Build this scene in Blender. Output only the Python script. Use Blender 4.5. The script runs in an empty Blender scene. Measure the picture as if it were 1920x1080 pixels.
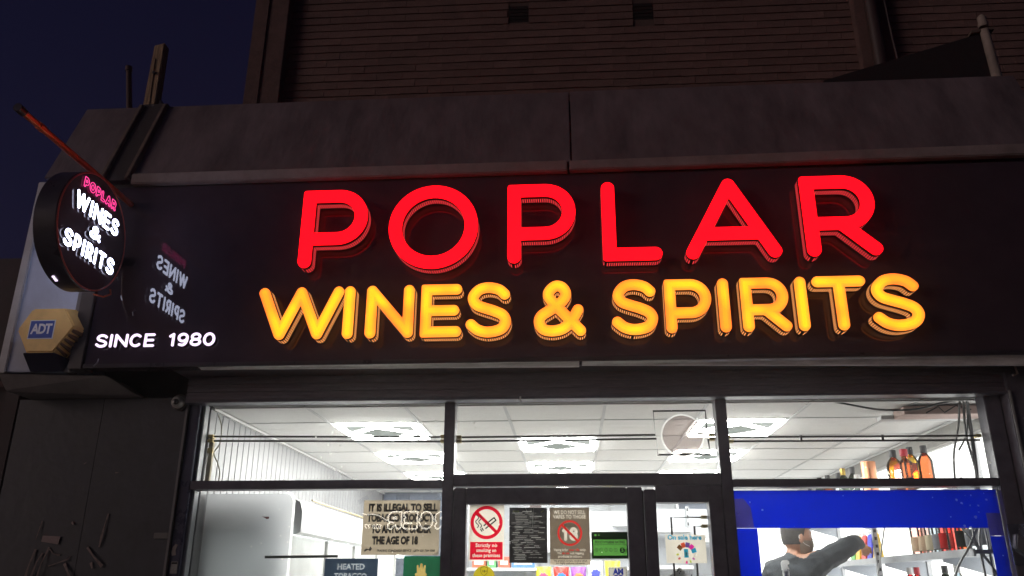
import bpy, bmesh, math, random
import numpy as np
from mathutils import Vector, Matrix
from mathutils.geometry import tessellate_polygon
random.seed(7)
R = math.radians
S = bpy.context.scene
C = S.collection
# ------------------------------------------------------------------ camera, sky, sun, exposure
# metres; camera foot at the origin, +Y into the shop, shop glass at Y = 4.65
cam_d = bpy.data.cameras.new('camera'); cam = bpy.data.objects.new('camera', cam_d); C.objects.link(cam)
cam_d.sensor_width = 36.0; cam_d.lens = 36.0 * 1545 / 1920; cam_d.clip_end = 500; cam_d.clip_start = .05
p_, y_, r_ = R(19.95), R(4.03), R(.19)
fw = Vector((-math.sin(y_) * math.cos(p_), math.cos(y_) * math.cos(p_), math.sin(p_)))
rt = Vector((math.cos(y_), math.sin(y_), 0)); up = rt.cross(fw)
xa = math.cos(r_) * rt + math.sin(r_) * up; ua = -math.sin(r_) * rt + math.cos(r_) * up
M = Matrix((xa, ua, -fw)).transposed().to_4x4(); M.translation = (0, 0, 1.6)
cam.matrix_world = M
S.camera = cam

w = bpy.data.worlds.new('World'); S.world = w; w.use_nodes = True
nt = w.node_tree; bg = nt.nodes['Background']
sky = nt.nodes.new('ShaderNodeTexSky'); sky.sky_type = 'NISHITA'; sky.sun_disc = False
sky.sun_elevation = R(-2.7); sky.sun_rotation = R(-122); sky.air_density = 1.0; sky.dust_density = 1.5; sky.ozone_density = 1.2
tint = nt.nodes.new('ShaderNodeMix'); tint.data_type = 'RGBA'; tint.blend_type = 'MULTIPLY'; tint.inputs[0].default_value = 1.0
tint.inputs[7].default_value = (.92, .72, 1.6, 1)                   # violet cast of the city dusk
nt.links.new(sky.outputs[0], tint.inputs[6]); nt.links.new(tint.outputs[2], bg.inputs[0]); bg.inputs[1].default_value = 0.15

sun_d = bpy.data.lights.new('sun', 'SUN'); sun = bpy.data.objects.new('sun', sun_d); C.objects.link(sun)
sun_d.energy = 0.60; sun_d.angle = R(28); sun_d.color = (1.0, .78, .70)
sun.rotation_euler = Vector((-.85, -.52, .13)).to_track_quat('Z', 'Y').to_euler()

S.view_settings.view_transform = 'Standard'; S.view_settings.look = 'None'
S.view_settings.exposure = 0.0; S.view_settings.gamma = 1.0; S.view_settings.use_curve_mapping = False
S.render.engine = 'CYCLES'
S.cycles.use_denoising = True
S.cycles.max_bounces = 7; S.cycles.transparent_max_bounces = 20; S.cycles.diffuse_bounces = 4; S.cycles.glossy_bounces = 3; S.cycles.volume_bounces = 0
S.cycles.use_adaptive_sampling = True; S.cycles.adaptive_threshold = .025
S.cycles.caustics_reflective = False; S.cycles.caustics_refractive = False
S.cycles.sample_clamp_indirect = 6.0

# ------------------------------------------------------------------ materials
MATS = {}
def mat(name, col, rough=.6, metal=0., var=.12, scale=6., bump=0., bscale=40., coat=0., stretch=(1, 1, 1), spec=.5, objrand=0.):
    if name in MATS: return MATS[name]
    m = bpy.data.materials.new(name); m.use_nodes = True; n = m.node_tree; L = n.links
    b = n.nodes['Principled BSDF']; b.inputs['Roughness'].default_value = rough; b.inputs['Metallic'].default_value = metal
    b.inputs['Coat Weight'].default_value = coat; b.inputs['Coat Roughness'].default_value = .04
    b.inputs['Specular IOR Level'].default_value = spec
    tc = n.nodes.new('ShaderNodeTexCoord'); mp = n.nodes.new('ShaderNodeMapping'); mp.inputs['Scale'].default_value = stretch
    L.new(tc.outputs['Object'], mp.inputs[0])
    nz = n.nodes.new('ShaderNodeTexNoise'); nz.inputs['Scale'].default_value = scale; nz.inputs['Detail'].default_value = 6
    nz.inputs['Roughness'].default_value = .65
    L.new(mp.outputs[0], nz.inputs['Vector'])
    mr = n.nodes.new('ShaderNodeMapRange'); mr.inputs['From Min'].default_value = .3; mr.inputs['From Max'].default_value = .7
    mr.inputs['To Min'].default_value = 1 - var; mr.inputs['To Max'].default_value = 1 + var
    L.new(nz.outputs['Fac'], mr.inputs['Value'])
    hs = n.nodes.new('ShaderNodeHueSaturation'); hs.inputs['Color'].default_value = (*col, 1)
    val = mr.outputs['Result']
    if objrand:
        oi = n.nodes.new('ShaderNodeObjectInfo'); m2 = n.nodes.new('ShaderNodeMapRange')
        m2.inputs['To Min'].default_value = 1 - objrand; m2.inputs['To Max'].default_value = 1 + objrand
        L.new(oi.outputs['Random'], m2.inputs['Value'])
        mu = n.nodes.new('ShaderNodeMath'); mu.operation = 'MULTIPLY'; L.new(val, mu.inputs[0]); L.new(m2.outputs['Result'], mu.inputs[1]); val = mu.outputs[0]
    L.new(val, hs.inputs['Value']); L.new(hs.outputs[0], b.inputs['Base Color'])
    if var and rough > .15:
        r2 = n.nodes.new('ShaderNodeMapRange'); r2.inputs['To Min'].default_value = max(.02, rough - .12); r2.inputs['To Max'].default_value = min(1, rough + .12)
        L.new(nz.outputs['Fac'], r2.inputs['Value']); L.new(r2.outputs['Result'], b.inputs['Roughness'])
    if bump:
        n3 = n.nodes.new('ShaderNodeTexNoise'); n3.inputs['Scale'].default_value = bscale; n3.inputs['Detail'].default_value = 5
        L.new(mp.outputs[0], n3.inputs['Vector'])
        bp = n.nodes.new('ShaderNodeBump'); bp.inputs['Strength'].default_value = bump; bp.inputs['Distance'].default_value = .01
        L.new(n3.outputs['Fac'], bp.inputs['Height']); L.new(bp.outputs[0], b.inputs['Normal'])
    MATS[name] = m; return m

def emit(name, col, st, sample=True, col2=None, scale=9.):
    if name in MATS: return MATS[name]
    m = bpy.data.materials.new(name); m.use_nodes = True; n = m.node_tree
    n.nodes.remove(n.nodes['Principled BSDF']); e = n.nodes.new('ShaderNodeEmission')
    e.inputs[0].default_value = (*col, 1); e.inputs[1].default_value = st
    if col2:
        tc = n.nodes.new('ShaderNodeTexCoord'); nz = n.nodes.new('ShaderNodeTexNoise'); nz.inputs['Scale'].default_value = scale; nz.inputs['Detail'].default_value = 1
        n.links.new(tc.outputs['Object'], nz.inputs['Vector'])
        cr = n.nodes.new('ShaderNodeValToRGB'); cr.color_ramp.elements[0].position = .34; cr.color_ramp.elements[1].position = .60
        cr.color_ramp.elements[0].color = (*col2, 1); cr.color_ramp.elements[1].color = (*col, 1)
        n.links.new(nz.outputs['Fac'], cr.inputs[0]); n.links.new(cr.outputs[0], e.inputs[0])
    n.links.new(e.outputs[0], n.nodes['Material Output'].inputs[0])
    if not sample: m.cycles.emission_sampling = 'NONE'
    MATS[name] = m; return m

def sheet(name, col, trans=.65, var=.06, scale=8.):
    """paper or film: scatters light from the front and lets some through from behind"""
    if name in MATS: return MATS[name]
    m = bpy.data.materials.new(name); m.use_nodes = True; n = m.node_tree; L = n.links
    n.nodes.remove(n.nodes['Principled BSDF'])
    tc = n.nodes.new('ShaderNodeTexCoord'); nz = n.nodes.new('ShaderNodeTexNoise'); nz.inputs['Scale'].default_value = scale; nz.inputs['Detail'].default_value = 4
    L.new(tc.outputs['Object'], nz.inputs['Vector'])
    mr = n.nodes.new('ShaderNodeMapRange'); mr.inputs['From Min'].default_value = .3; mr.inputs['From Max'].default_value = .7
    mr.inputs['To Min'].default_value = 1 - var; mr.inputs['To Max'].default_value = 1 + var; L.new(nz.outputs['Fac'], mr.inputs['Value'])
    hs = n.nodes.new('ShaderNodeHueSaturation'); hs.inputs['Color'].default_value = (*col, 1); L.new(mr.outputs['Result'], hs.inputs['Value'])
    d = n.nodes.new('ShaderNodeBsdfDiffuse'); t = n.nodes.new('ShaderNodeBsdfTranslucent'); x = n.nodes.new('ShaderNodeMixShader')
    L.new(hs.outputs[0], d.inputs[0]); L.new(hs.outputs[0], t.inputs[0]); x.inputs[0].default_value = trans
    L.new(d.outputs[0], x.inputs[1]); L.new(t.outputs[0], x.inputs[2]); L.new(x.outputs[0], n.nodes['Material Output'].inputs[0])
    MATS[name] = m; return m

def clear(name, col=(1, 1, 1), dirt=0., rough=.0, ior=1.45):
    """thin clear sheet: passes light straight through and mirrors by Fresnel, with specks of dirt"""
    if name in MATS: return MATS[name]
    m = bpy.data.materials.new(name); m.use_nodes = True; n = m.node_tree; L = n.links
    n.nodes.remove(n.nodes['Principled BSDF'])
    t = n.nodes.new('ShaderNodeBsdfTransparent'); t.inputs[0].default_value = (*col, 1)
    g = n.nodes.new('ShaderNodeBsdfGlossy'); g.inputs['Roughness'].default_value = rough
    fr = n.nodes.new('ShaderNodeFresnel'); fr.inputs[0].default_value = ior
    x = n.nodes.new('ShaderNodeMixShader'); L.new(fr.outputs[0], x.inputs[0]); L.new(t.outputs[0], x.inputs[1]); L.new(g.outputs[0], x.inputs[2])
    out = x.outputs[0]
    if dirt:
        tc = n.nodes.new('ShaderNodeTexCoord')
        vo = n.nodes.new('ShaderNodeTexVoronoi'); vo.inputs['Scale'].default_value = 26; vo.inputs['Randomness'].default_value = 1
        L.new(tc.outputs['Object'], vo.inputs['Vector'])
        nz = n.nodes.new('ShaderNodeTexNoise'); nz.inputs['Scale'].default_value = 2.6; nz.inputs['Detail'].default_value = 0; L.new(tc.outputs['Object'], nz.inputs['Vector'])
        n2 = n.nodes.new('ShaderNodeTexNoise'); n2.inputs['Scale'].default_value = 60; n2.inputs['Detail'].default_value = 0; L.new(tc.outputs['Object'], n2.inputs['Vector'])
        # speck radius grows where the smear noise is high
        mr = n.nodes.new('ShaderNodeMapRange'); mr.inputs['From Min'].default_value = .52; mr.inputs['From Max'].default_value = .8
        mr.inputs['To Min'].default_value = .0; mr.inputs['To Max'].default_value = .20; L.new(nz.outputs['Fac'], mr.inputs['Value'])
        ad = n.nodes.new('ShaderNodeMath'); ad.operation = 'MULTIPLY_ADD'; ad.inputs[1].default_value = .5; L.new(n2.outputs['Fac'], ad.inputs[0]); L.new(vo.outputs['Distance'], ad.inputs[2])
        sb = n.nodes.new('ShaderNodeMath'); sb.operation = 'SUBTRACT'; sb.inputs[1].default_value = .22; L.new(ad.outputs[0], sb.inputs[0])
        lt = n.nodes.new('ShaderNodeMath'); lt.operation = 'LESS_THAN'; L.new(sb.outputs[0], lt.inputs[0]); L.new(mr.outputs['Result'], lt.inputs[1])
        mu = n.nodes.new('ShaderNodeMath'); mu.operation = 'MULTIPLY_ADD'; mu.inputs[1].default_value = dirt; mu.inputs[2].default_value = .012; L.new(lt.outputs[0], mu.inputs[0])
        tr = n.nodes.new('ShaderNodeBsdfTranslucent'); tr.inputs[0].default_value = (.95, .95, .9, 1)
        df = n.nodes.new('ShaderNodeBsdfDiffuse'); df.inputs[0].default_value = (.8, .8, .78, 1)
        a2 = n.nodes.new('ShaderNodeMixShader'); a2.inputs[0].default_value = .6; L.new(df.outputs[0], a2.inputs[1]); L.new(tr.outputs[0], a2.inputs[2])
        x2 = n.nodes.new('ShaderNodeMixShader'); L.new(mu.outputs[0], x2.inputs[0]); L.new(out, x2.inputs[1]); L.new(a2.outputs[0], x2.inputs[2]); out = x2.outputs[0]
    L.new(out, n.nodes['Material Output'].inputs[0])
    MATS[name] = m; return m

BLACK = mat('black frame paint', (.105, .100, .125), .38, var=.25, scale=14)
BOXBLK = mat('shutter box paint', (.120, .105, .130), .5, var=.3, scale=9, stretch=(1, 1, 14))
GLOSS = mat('gloss black sign panel', (.050, .034, .042), .03, var=.15, spec=.6)
RETURN = mat('black letter return', (.012, .009, .010), .4, var=.1)
GREYSHEET = mat('grey parapet sheet', (.145, .112, .120), .7, var=.42, scale=2.6, bump=.2, bscale=18, stretch=(2.2, 1, .7))
TRIM = mat('pale edge trim', (.25, .20, .195), .6, var=.25, scale=7)
WHITE = mat('white paint', (.78, .78, .77), .5, var=.05)
PILWHITE = mat('grey white render panel', (.50, .55, .68), .6, var=.15, scale=3, bump=.1)
CEIL = mat('ceiling tile white', (.80, .79, .77), .85, var=.05, scale=30, bump=.08, bscale=120)
TEE = mat('tee bar grey', (.56, .56, .56), .5, var=.05)
PVC = mat('white wall cladding', (.32, .32, .33), .4, var=.06, scale=4)
GROOVE = mat('wall behind boards', (.16, .16, .17), .8)
STEEL = mat('galvanised steel', (.42, .43, .45), .35, metal=.8, var=.15)
DARKST = mat('dark steel bar', (.05, .045, .045), .4, metal=.5)
BRASS = mat('dull brass', (.42, .33, .16), .35, metal=.9)
BRICK = mat('brown brick', (.150, .088, .078), .85, var=.20, scale=9, bump=.5, bscale=55, objrand=.14)
MORTAR = mat('dark mortar', (.085, .055, .050), .9, var=.25, bump=.3)
PIERM = mat('pier brick dark', (.110, .064, .058), .85, var=.3, scale=12, bump=.5)
DARKBOARD = mat('dark painted boarding', (.034, .036, .046), .55, var=.35, scale=5, bump=.15, bscale=20)
OLDWOOD = mat('weathered timber', (.30, .20, .12), .8, var=.5, scale=16, stretch=(4, 4, .35), bump=.5, bscale=30)
COPPER = mat('copper tube', (.80, .20, .08), .38, metal=.55, var=.2, scale=8)
CREAM = mat('cream plastic', (.95, .62, .22), .45, var=.12, scale=10)
NAVYPLSHADE = mat('navy plastic and shade', (.03, .03, .06), .5)  # back plate plastic, and the shade colour under the alarm box
BADGE = mat('blue badge', (.03, .085, .40), .4, var=.05)
BADGEW = mat('badge white', (.85, .85, .88), .5, var=.03)
ASPH = mat('asphalt', (.05, .05, .05), .9, var=.3, scale=30, bump=.5, bscale=90)
PAVE = mat('paving stone', (.22, .21, .20), .85, var=.2, scale=8, bump=.3)
INK = mat('black ink', (.012, .010, .011), .7, var=0)
GLASS = clear('window glass', (.95, .97, .96), dirt=.75, ior=1.75)
LED = emit('led tube white', (1., .99, .95), 50.)
LEDDIM = emit('led diffuser', (.95, 1., .94), .62, sample=False)
LEDC = emit('led centre plate', (.92, 1., .92), .42, sample=False)
REDFACE = emit('red acrylic lit', (3.2, .006, .020), 1.)
REDSLOT = emit('red slot light', (1.1, .055, .065), 1.0, sample=False)
AMBFACE = emit('amber acrylic lit', (2.0, .52, .045), 1., col2=(1.9, .34, .040), scale=5.5)
AMBMID = emit('amber acrylic mid', (2.2, .68, .030), 1., col2=(2.0, .42, .035), scale=5.5)
AMBCORE = emit('amber acrylic core', (2.5, .84, .024), 1., col2=(2.1, .50, .030), scale=5.5)
REDCORE = emit('red acrylic core', (3.4, .010, .028), 1.)
AMBSLOT = emit('amber slot light', (1.4, .50, .15), 1.0, sample=False)
WHITEFACE = emit('white acrylic lit', (1.5, 1.2, 1.65), 1.)
DISCWHITE = emit('white neon lit', (6.0, 6.4, 8.6), 1.)
PINK = emit('pink neon lit', (1.7, .10, .50), 1., sample=False)
BURG = emit('outline neon', (9.5, 9., 8.), 1., sample=False)

# ------------------------------------------------------------------ mesh building
class MB:
    def __init__(s): s.v = []; s.f = []
    def box(s, x0, x1, y0, y1, z0, z1):
        i = len(s.v)
        s.v += [(x0, y0, z0), (x1, y0, z0), (x1, y1, z0), (x0, y1, z0), (x0, y0, z1), (x1, y0, z1), (x1, y1, z1), (x0, y1, z1)]
        s.f += [(i, i+3, i+2, i+1), (i+4, i+5, i+6, i+7), (i, i+1, i+5, i+4), (i+1, i+2, i+6, i+5), (i+2, i+3, i+7, i+6), (i+3, i, i+4, i+7)]
        return s
    def hexa(s, p):                                             # eight corners: bottom ring then top ring
        i = len(s.v); s.v += [tuple(q) for q in p]
        s.f += [(i, i+3, i+2, i+1), (i+4, i+5, i+6, i+7), (i, i+1, i+5, i+4), (i+1, i+2, i+6, i+5), (i+2, i+3, i+7, i+6), (i+3, i, i+4, i+7)]
        return s
    def bar(s, a, b, wd, th, upv=(0, 0, 1)):                    # square bar from a to b
        a, b = Vector(a), Vector(b); d = (b - a).normalized(); u = Vector(upv)
        if abs(d.dot(u)) > .95: u = Vector((0, 1, 0))
        sx = d.cross(u).normalized() * wd / 2; sz = sx.cross(d).normalized() * th / 2
        return s.hexa([a-sx-sz, a+sx-sz, b+sx-sz, b-sx-sz, a-sx+sz, a+sx+sz, b+sx+sz, b-sx+sz])
    def tube(s, pts, r, n=8, closed=False, caps=True):
        pts = [Vector(p) for p in pts]; m = len(pts); i0 = len(s.v); prev = None
        rr = r if isinstance(r, (list, tuple)) else [r] * m
        for k, p in enumerate(pts):
            a = pts[k-1] if (k or closed) else p; b = pts[(k+1) % m] if (k < m-1 or closed) else p
            d = (b - a).normalized()
            if prev is None:
                prev = d.orthogonal().normalized()
            prev = (prev - d * prev.dot(d)).normalized(); q = d.cross(prev)
            for j in range(n):
                t = 2 * math.pi * j / n; s.v.append(tuple(p + (prev * math.cos(t) + q * math.sin(t)) * rr[k]))
        for k in range(m if closed else m-1):
            for j in range(n):
                a = i0 + k*n + j; b = i0 + k*n + (j+1) % n; c = i0 + ((k+1) % m)*n
                s.f.append((a, b, c + (j+1) % n, c + j))
        if caps and not closed:
            s.f.append(tuple(i0 + j for j in range(n))[::-1]); s.f.append(tuple(i0 + (m-1)*n + j for j in range(n)))
        return s
    def lathe(s, prof, n=16, c=(0, 0, 0), axis='z'):
        i0 = len(s.v)
        for r, h in prof:
            for j in range(n):
                t = 2*math.pi*j/n
                if axis == 'z': q = (c[0]+r*math.cos(t), c[1]+r*math.sin(t), c[2]+h)
                elif axis == 'x': q = (c[0]+h, c[1]+r*math.cos(t), c[2]+r*math.sin(t))
                else: q = (c[0]+r*math.cos(t), c[1]+h, c[2]+r*math.sin(t))
                s.v.append(q)
        for k in range(len(prof)-1):
            for j in range(n):
                s.f.append((i0+k*n+j, i0+k*n+(j+1) % n, i0+(k+1)*n+(j+1) % n, i0+(k+1)*n+j))
        s.f.append(tuple(i0+j for j in range(n))[::-1]); s.f.append(tuple(i0+(len(prof)-1)*n+j for j in range(n)))
        return s
    def ball(s, c, rx, ry, rz, n=14, m=9):
        prof = [(math.sin(math.pi*k/m), -math.cos(math.pi*k/m)) for k in range(m+1)]
        i0 = len(s.v)
        for r, h in prof:
            for j in range(n):
                t = 2*math.pi*j/n; s.v.append((c[0]+rx*r*math.cos(t), c[1]+ry*r*math.sin(t), c[2]+rz*h))
        for k in range(m):
            for j in range(n):
                s.f.append((i0+k*n+j, i0+k*n+(j+1) % n, i0+(k+1)*n+(j+1) % n, i0+(k+1)*n+j))
        return s
    def prism(s, loops, to3, d0, d1):                           # outline loops (2D), mapped by to3(u, v, d)
        tri = tessellate_polygon([[Vector((u, v, 0)) for u, v in lp] for lp in loops])
        flat = [q for lp in loops for q in lp]; i = len(s.v); n = len(flat)
        s.v += [to3(u, v, d0) for u, v in flat]; s.v += [to3(u, v, d1) for u, v in flat]
        for t in tri: s.f.append(tuple(i+k for k in t)); s.f.append(tuple(i+n+k for k in t[::-1]))
        o = i
        for lp in loops:
            k = len(lp)
            for j in range(k): s.f.append((o+j, o+(j+1) % k, o+n+(j+1) % k, o+n+j))
            o += k
        return s
    def quad(s, a, b, c, d):
        i = len(s.v); s.v += [a, b, c, d]; s.f.append((i, i+1, i+2, i+3)); return s
    def ring(s, cx, cz, r0, r1, y, n=48):                       # flat printed ring facing -Y
        for j in range(n):
            a, b = 2*math.pi*j/n, 2*math.pi*(j+1)/n
            s.quad((cx+r0*math.cos(a), y, cz+r0*math.sin(a)), (cx+r1*math.cos(a), y, cz+r1*math.sin(a)), (cx+r1*math.cos(b), y, cz+r1*math.sin(b)), (cx+r0*math.cos(b), y, cz+r0*math.sin(b)))
        return s
    def line(s, x0, z0, x1, z1, wd, y):
        dx, dz = x1-x0, z1-z0; l = math.hypot(dx, dz); nx, nz = -dz/l*wd/2, dx/l*wd/2
        return s.quad((x0-nx, y, z0-nz), (x1-nx, y, z1-nz), (x1+nx, y, z1+nz), (x0+nx, y, z0+nz))
    def poly(s, pts, y):
        i = len(s.v); s.v += [(a, y, b) for a, b in pts]; s.f.append(tuple(range(i, i+len(pts)))); return s
    def rect(s, x0, x1, z0, z1, y): return s.quad((x0, y, z0), (x1, y, z0), (x1, y, z1), (x0, y, z1))

def origin(o):
    v = Vector((0, 0, 0))
    while o: v += o.location; o = o.parent
    return v
def link(name, me, parent=None):
    o = bpy.data.objects.new(name, me); C.objects.link(o)
    if parent: o.parent = parent
    return o
def obj(name, mb, m, parent=None, bevel=0., smooth=False, seg=2):
    me = bpy.data.meshes.new(name); off = origin(parent)
    me.from_pydata([(x-off.x, y-off.y, z-off.z) for x, y, z in mb.v], [], mb.f)
    bm = bmesh.new(); bm.from_mesh(me); bmesh.ops.recalc_face_normals(bm, faces=bm.faces)
    if bevel: bmesh.ops.bevel(bm, geom=list(bm.edges), offset=bevel, segments=seg, affect='EDGES', clamp_overlap=True)
    bm.to_mesh(me); bm.free()
    if smooth:
        me.polygons.foreach_set('use_smooth', [True]*len(me.polygons))
        if hasattr(me, 'set_sharp_from_angle'): me.set_sharp_from_angle(angle=R(38))
    me.materials.append(m)
    return link(name, me, parent)
def tag(o, label=None, cat=None, group=None, kind=None):
    if label: o['label'] = label
    if cat: o['category'] = cat
    if group: o['group'] = group
    if kind: o['kind'] = kind
    return o
def thing(name, loc, label, cat, group=None):
    o = link(name, None); o.location = loc; o.empty_display_size = .1
    return tag(o, label, cat, group)
def struct(name, mb, m, **k): return tag(obj(name, mb, m, **k), kind='structure')
def copy_tree(o, parent=None):
    c = o.copy(); C.objects.link(c); c.parent = parent
    for ch in o.children: copy_tree(ch, c)
    return c

FONTCACHE = {}
def text(name, body, size, x, z, y, m, parent, bold=0., sx=1., shear=0., align='CENTER', faceback=False, spacing=1., width=None):
    """flat print, reading left to right for someone who looks along +Y (or -Y if faceback)"""
    c = bpy.data.curves.new(name, 'FONT'); c.body = body; c.size = size; c.align_x = align; c.align_y = 'CENTER'
    c.offset = bold; c.shear = shear; c.space_character = spacing; c.resolution_u = 3
    t = bpy.data.objects.new(name, c); C.objects.link(t)
    dg = bpy.context.evaluated_depsgraph_get(); me = bpy.data.meshes.new_from_object(t.evaluated_get(dg))
    bpy.data.objects.remove(t); bpy.data.curves.remove(c)
    co = np.empty(len(me.vertices)*3); me.vertices.foreach_get('co', co); co = co.reshape(-1, 3)
    if width and len(co): sx = width / (co[:, 0].max() - co[:, 0].min())
    off = origin(parent); s = -1 if faceback else 1
    q = np.stack([x + s*sx*co[:, 0] - off.x, np.full(len(co), y - off.y), z + co[:, 1] - off.z], 1)
    me.vertices.foreach_set('co', q.ravel()); me.materials.clear(); me.materials.append(m); me.update()
    return link(name, me, parent)

# ------------------------------------------------------------------ rounded stroke letters
def arc(cx, cy, rx, ry, a0, a1, n=18): return [(cx+rx*math.cos(R(a0+(a1-a0)*k/n)), cy+ry*math.sin(R(a0+(a1-a0)*k/n))) for k in range(n+1)]
def spline(pts, n=7):
    P = [pts[0]] + pts + [pts[-1]]; out = []
    for i in range(1, len(P)-2):
        p0, p1, p2, p3 = [np.array(q) for q in P[i-1:i+3]]
        for k in range(n):
            t = k/n; out.append(tuple(.5*((2*p1)+(p2-p0)*t+(2*p0-5*p1+4*p2-p3)*t*t+(3*p1-p0-3*p2+p3)*t**3)))
    return out + [tuple(pts[-1])]
def glyph(ch, W, H, r):
    x0, x1, y0, y1 = r, W-r, r, H-r; w, h = x1-x0, y1-y0; xm = W/2
    u = lambda pts: [(x0+w*a, y0+h*b) for a, b in pts]
    bx = []
    if ch in 'PRB':
        ym = y0+h*(.34 if ch == 'P' else .38) if ch != 'B' else y0+h*.52
        ra = (y1-ym)/2; xr = x1-ra if ch != 'R' else x1-ra-.02*w
        L = [[(x0, y0), (x0, y1)], [(x0, y1), (xr, y1)] + arc(xr, (y1+ym)/2, ra, ra, 90, -90) + [(x0, ym)]]; bx = [(x0, y1)]
        if ch == 'R': L.append([(x0+w*.50, ym), (x1, y0)])
        if ch == 'B':
            rb = (ym-y0)/2; L.append([(x0, ym), (x1-rb, ym)] + arc(x1-rb, (y0+ym)/2, rb, rb, 90, -90) + [(x0, y0)]); bx.append((x0, y0))
        return L, bx
    if ch in 'O0': return [arc(xm, H/2, w/2, h/2, 0, 360, 48)], bx
    if ch == 'L': return [[(x0, y1), (x0, y0), (x1, y0)]], [(x0, y0)]
    if ch == 'A': return [[(x0, y0), (xm, y1), (x1, y0)], u([(.155, .27), (.845, .27)])], bx
    if ch == 'W': return [u([(0, 1), (.25, 0), (.5, 1), (.75, 0), (1, 1)])], bx
    if ch == 'I': return [[(xm, y0), (xm, y1)]], bx
    if ch == 'N': return [u([(0, 0), (0, 1), (1, 0), (1, 1)])], bx
    if ch == 'E': return [u([(1, 1), (0, 1), (0, 0), (1, 0)]), u([(0, .5), (.92, .5)])], [(x0, y1), (x0, y0)]
    if ch == 'S': return [spline(u([(.97, .84), (.80, .95), (.5, 1), (.22, .95), (.05, .78), (.14, .62), (.42, .53), (.66, .47), (.92, .37), (1., .22), (.86, .06), (.5, 0), (.2, .05), (.0, .17)]))], bx
    if ch == '&': return [spline(u([(1, .0), (.62, .36), (.28, .70), (.24, .86), (.40, 1), (.57, .97), (.66, .82), (.57, .66), (.30, .48), (.06, .34), (.0, .19), (.1, .04), (.34, 0), (.6, .06), (.80, .24), (.95, .46)]))], bx
    if ch == 'T': return [u([(0, 1), (1, 1)]), u([(.5, 1), (.5, 0)])], bx
    if ch == 'C': return [arc(xm, H/2, w/2, h/2, 48, 312, 40)], bx
    if ch == 'G': return [arc(xm, H/2, w/2, h/2, 48, 360, 40) + u([(.55, .5)])], bx
    if ch == 'U': return [[(x0, y1), (x0, y0+w/2)] + arc(xm, y0+w/2, w/2, w/2, 180, 360) + [(x1, y1)]], bx
    if ch == '1': return [u([(.15, .82), (.75, 1), (.75, 0)])], bx
    if ch == '9': return [arc(xm, y0+h*.68, w/2, h*.32, 0, 360, 36), spline(u([(1, .68), (.97, .4), (.8, .12), (.5, 0), (.15, .05)]))], bx
    if ch == '8': return [arc(xm, y0+h*.75, w*.44, h*.25, 0, 360, 32), arc(xm, y0+h*.26, w*.5, h*.26, 0, 360, 32)], bx
    raise ValueError(ch)
OUT = {}
def outline(ch, W, H, r, q=5, thin=1.):
    """closed outline loops of the stroked letter (distance field, marching squares)"""
    key = (ch, round(W, 4), round(H, 4), round(r, 4), q, thin)
    if key in OUT: return OUT[key]
    lines, bx = glyph(ch, W, H, r); st = r/q; pad = 2*st
    xs = np.arange(-pad, W+pad+st, st)+st*.137; ys = np.arange(-pad, H+pad+st, st)+st*.119
    X, Y = np.meshgrid(xs, ys); D = np.full(X.shape, 9.)
    for ln in lines:
        for (ax, ay), (bx_, by_) in zip(ln[:-1], ln[1:]):
            dx, dy = bx_-ax, by_-ay; l2 = dx*dx+dy*dy
            if l2 < 1e-14: continue
            t = np.clip(((X-ax)*dx+(Y-ay)*dy)/l2, 0, 1)
            D = np.minimum(D, np.hypot(X-ax-t*dx, Y-ay-t*dy)-r)
    for cx, cy in bx:
        k = r*.38; qx = np.abs(X-cx)-(r-k); qy = np.abs(Y-cy)-(r-k)
        D = np.minimum(D, np.hypot(np.maximum(qx, 0), np.maximum(qy, 0))+np.minimum(np.maximum(qx, qy), 0)-k)
    D = D+r*(1-thin)
    D[D == 0] = 1e-9
    seg = {}
    def ip(i, j, a, b):
        (i0, j0), (i1, j1) = a, b; t = D[i0, j0]/(D[i0, j0]-D[i1, j1])
        return (xs[j0]+(xs[j1]-xs[j0])*t, ys[i0]+(ys[i1]-ys[i0])*t)
    pos = {}
    for i in range(len(ys)-1):
        for j in range(len(xs)-1):
            cr = [(i, j), (i, j+1), (i+1, j+1), (i+1, j)]; s = [D[c] < 0 for c in cr]
            if all(s) or not any(s): continue
            ed = []
            for k in range(4):
                a, b = cr[k], cr[(k+1) % 4]
                if s[k] != s[(k+1) % 4]:
                    e = (min(a, b), max(a, b)); pos[e] = ip(i, j, *e); ed.append((e, s[k]))
            # inside on the left: go from edge leaving inside to edge entering it
            outs = [e for e, q_ in ed if q_]; ins = [e for e, q_ in ed if not q_]
            if len(outs) == 1: seg[outs[0]] = ins[0]
            else:
                for e in outs:
                    seg[e] = min(ins, key=lambda g: (pos[g][0]-pos[e][0])**2+(pos[g][1]-pos[e][1])**2)
    loops = []
    while seg:
        k0 = next(iter(seg)); k = k0; lp = []
        while k in seg: lp.append(pos[k]); k = seg.pop(k)
        lp = np.array(lp)
        # drop points on straight runs
        keep = [True]*len(lp)
        def dp(a, b):
            if b-a < 2: return
            p, qv = lp[a], lp[b]; d = qv-p; l = math.hypot(*d) or 1e-9
            dist = np.abs((lp[a+1:b, 0]-p[0])*d[1]-(lp[a+1:b, 1]-p[1])*d[0])/l; m = int(dist.argmax())
            if dist[m] > r*.012: dp(a, a+1+m); dp(a+1+m, b)
            else:
                for z in range(a+1, b): keep[z] = False
        dp(0, len(lp)//2); dp(len(lp)//2, len(lp)-1)
        lp = [tuple(p) for p, kk in zip(lp, keep) if kk]
        if len(lp) > 3: loops.append(lp)
    OUT[key] = loops; return loops
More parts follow.
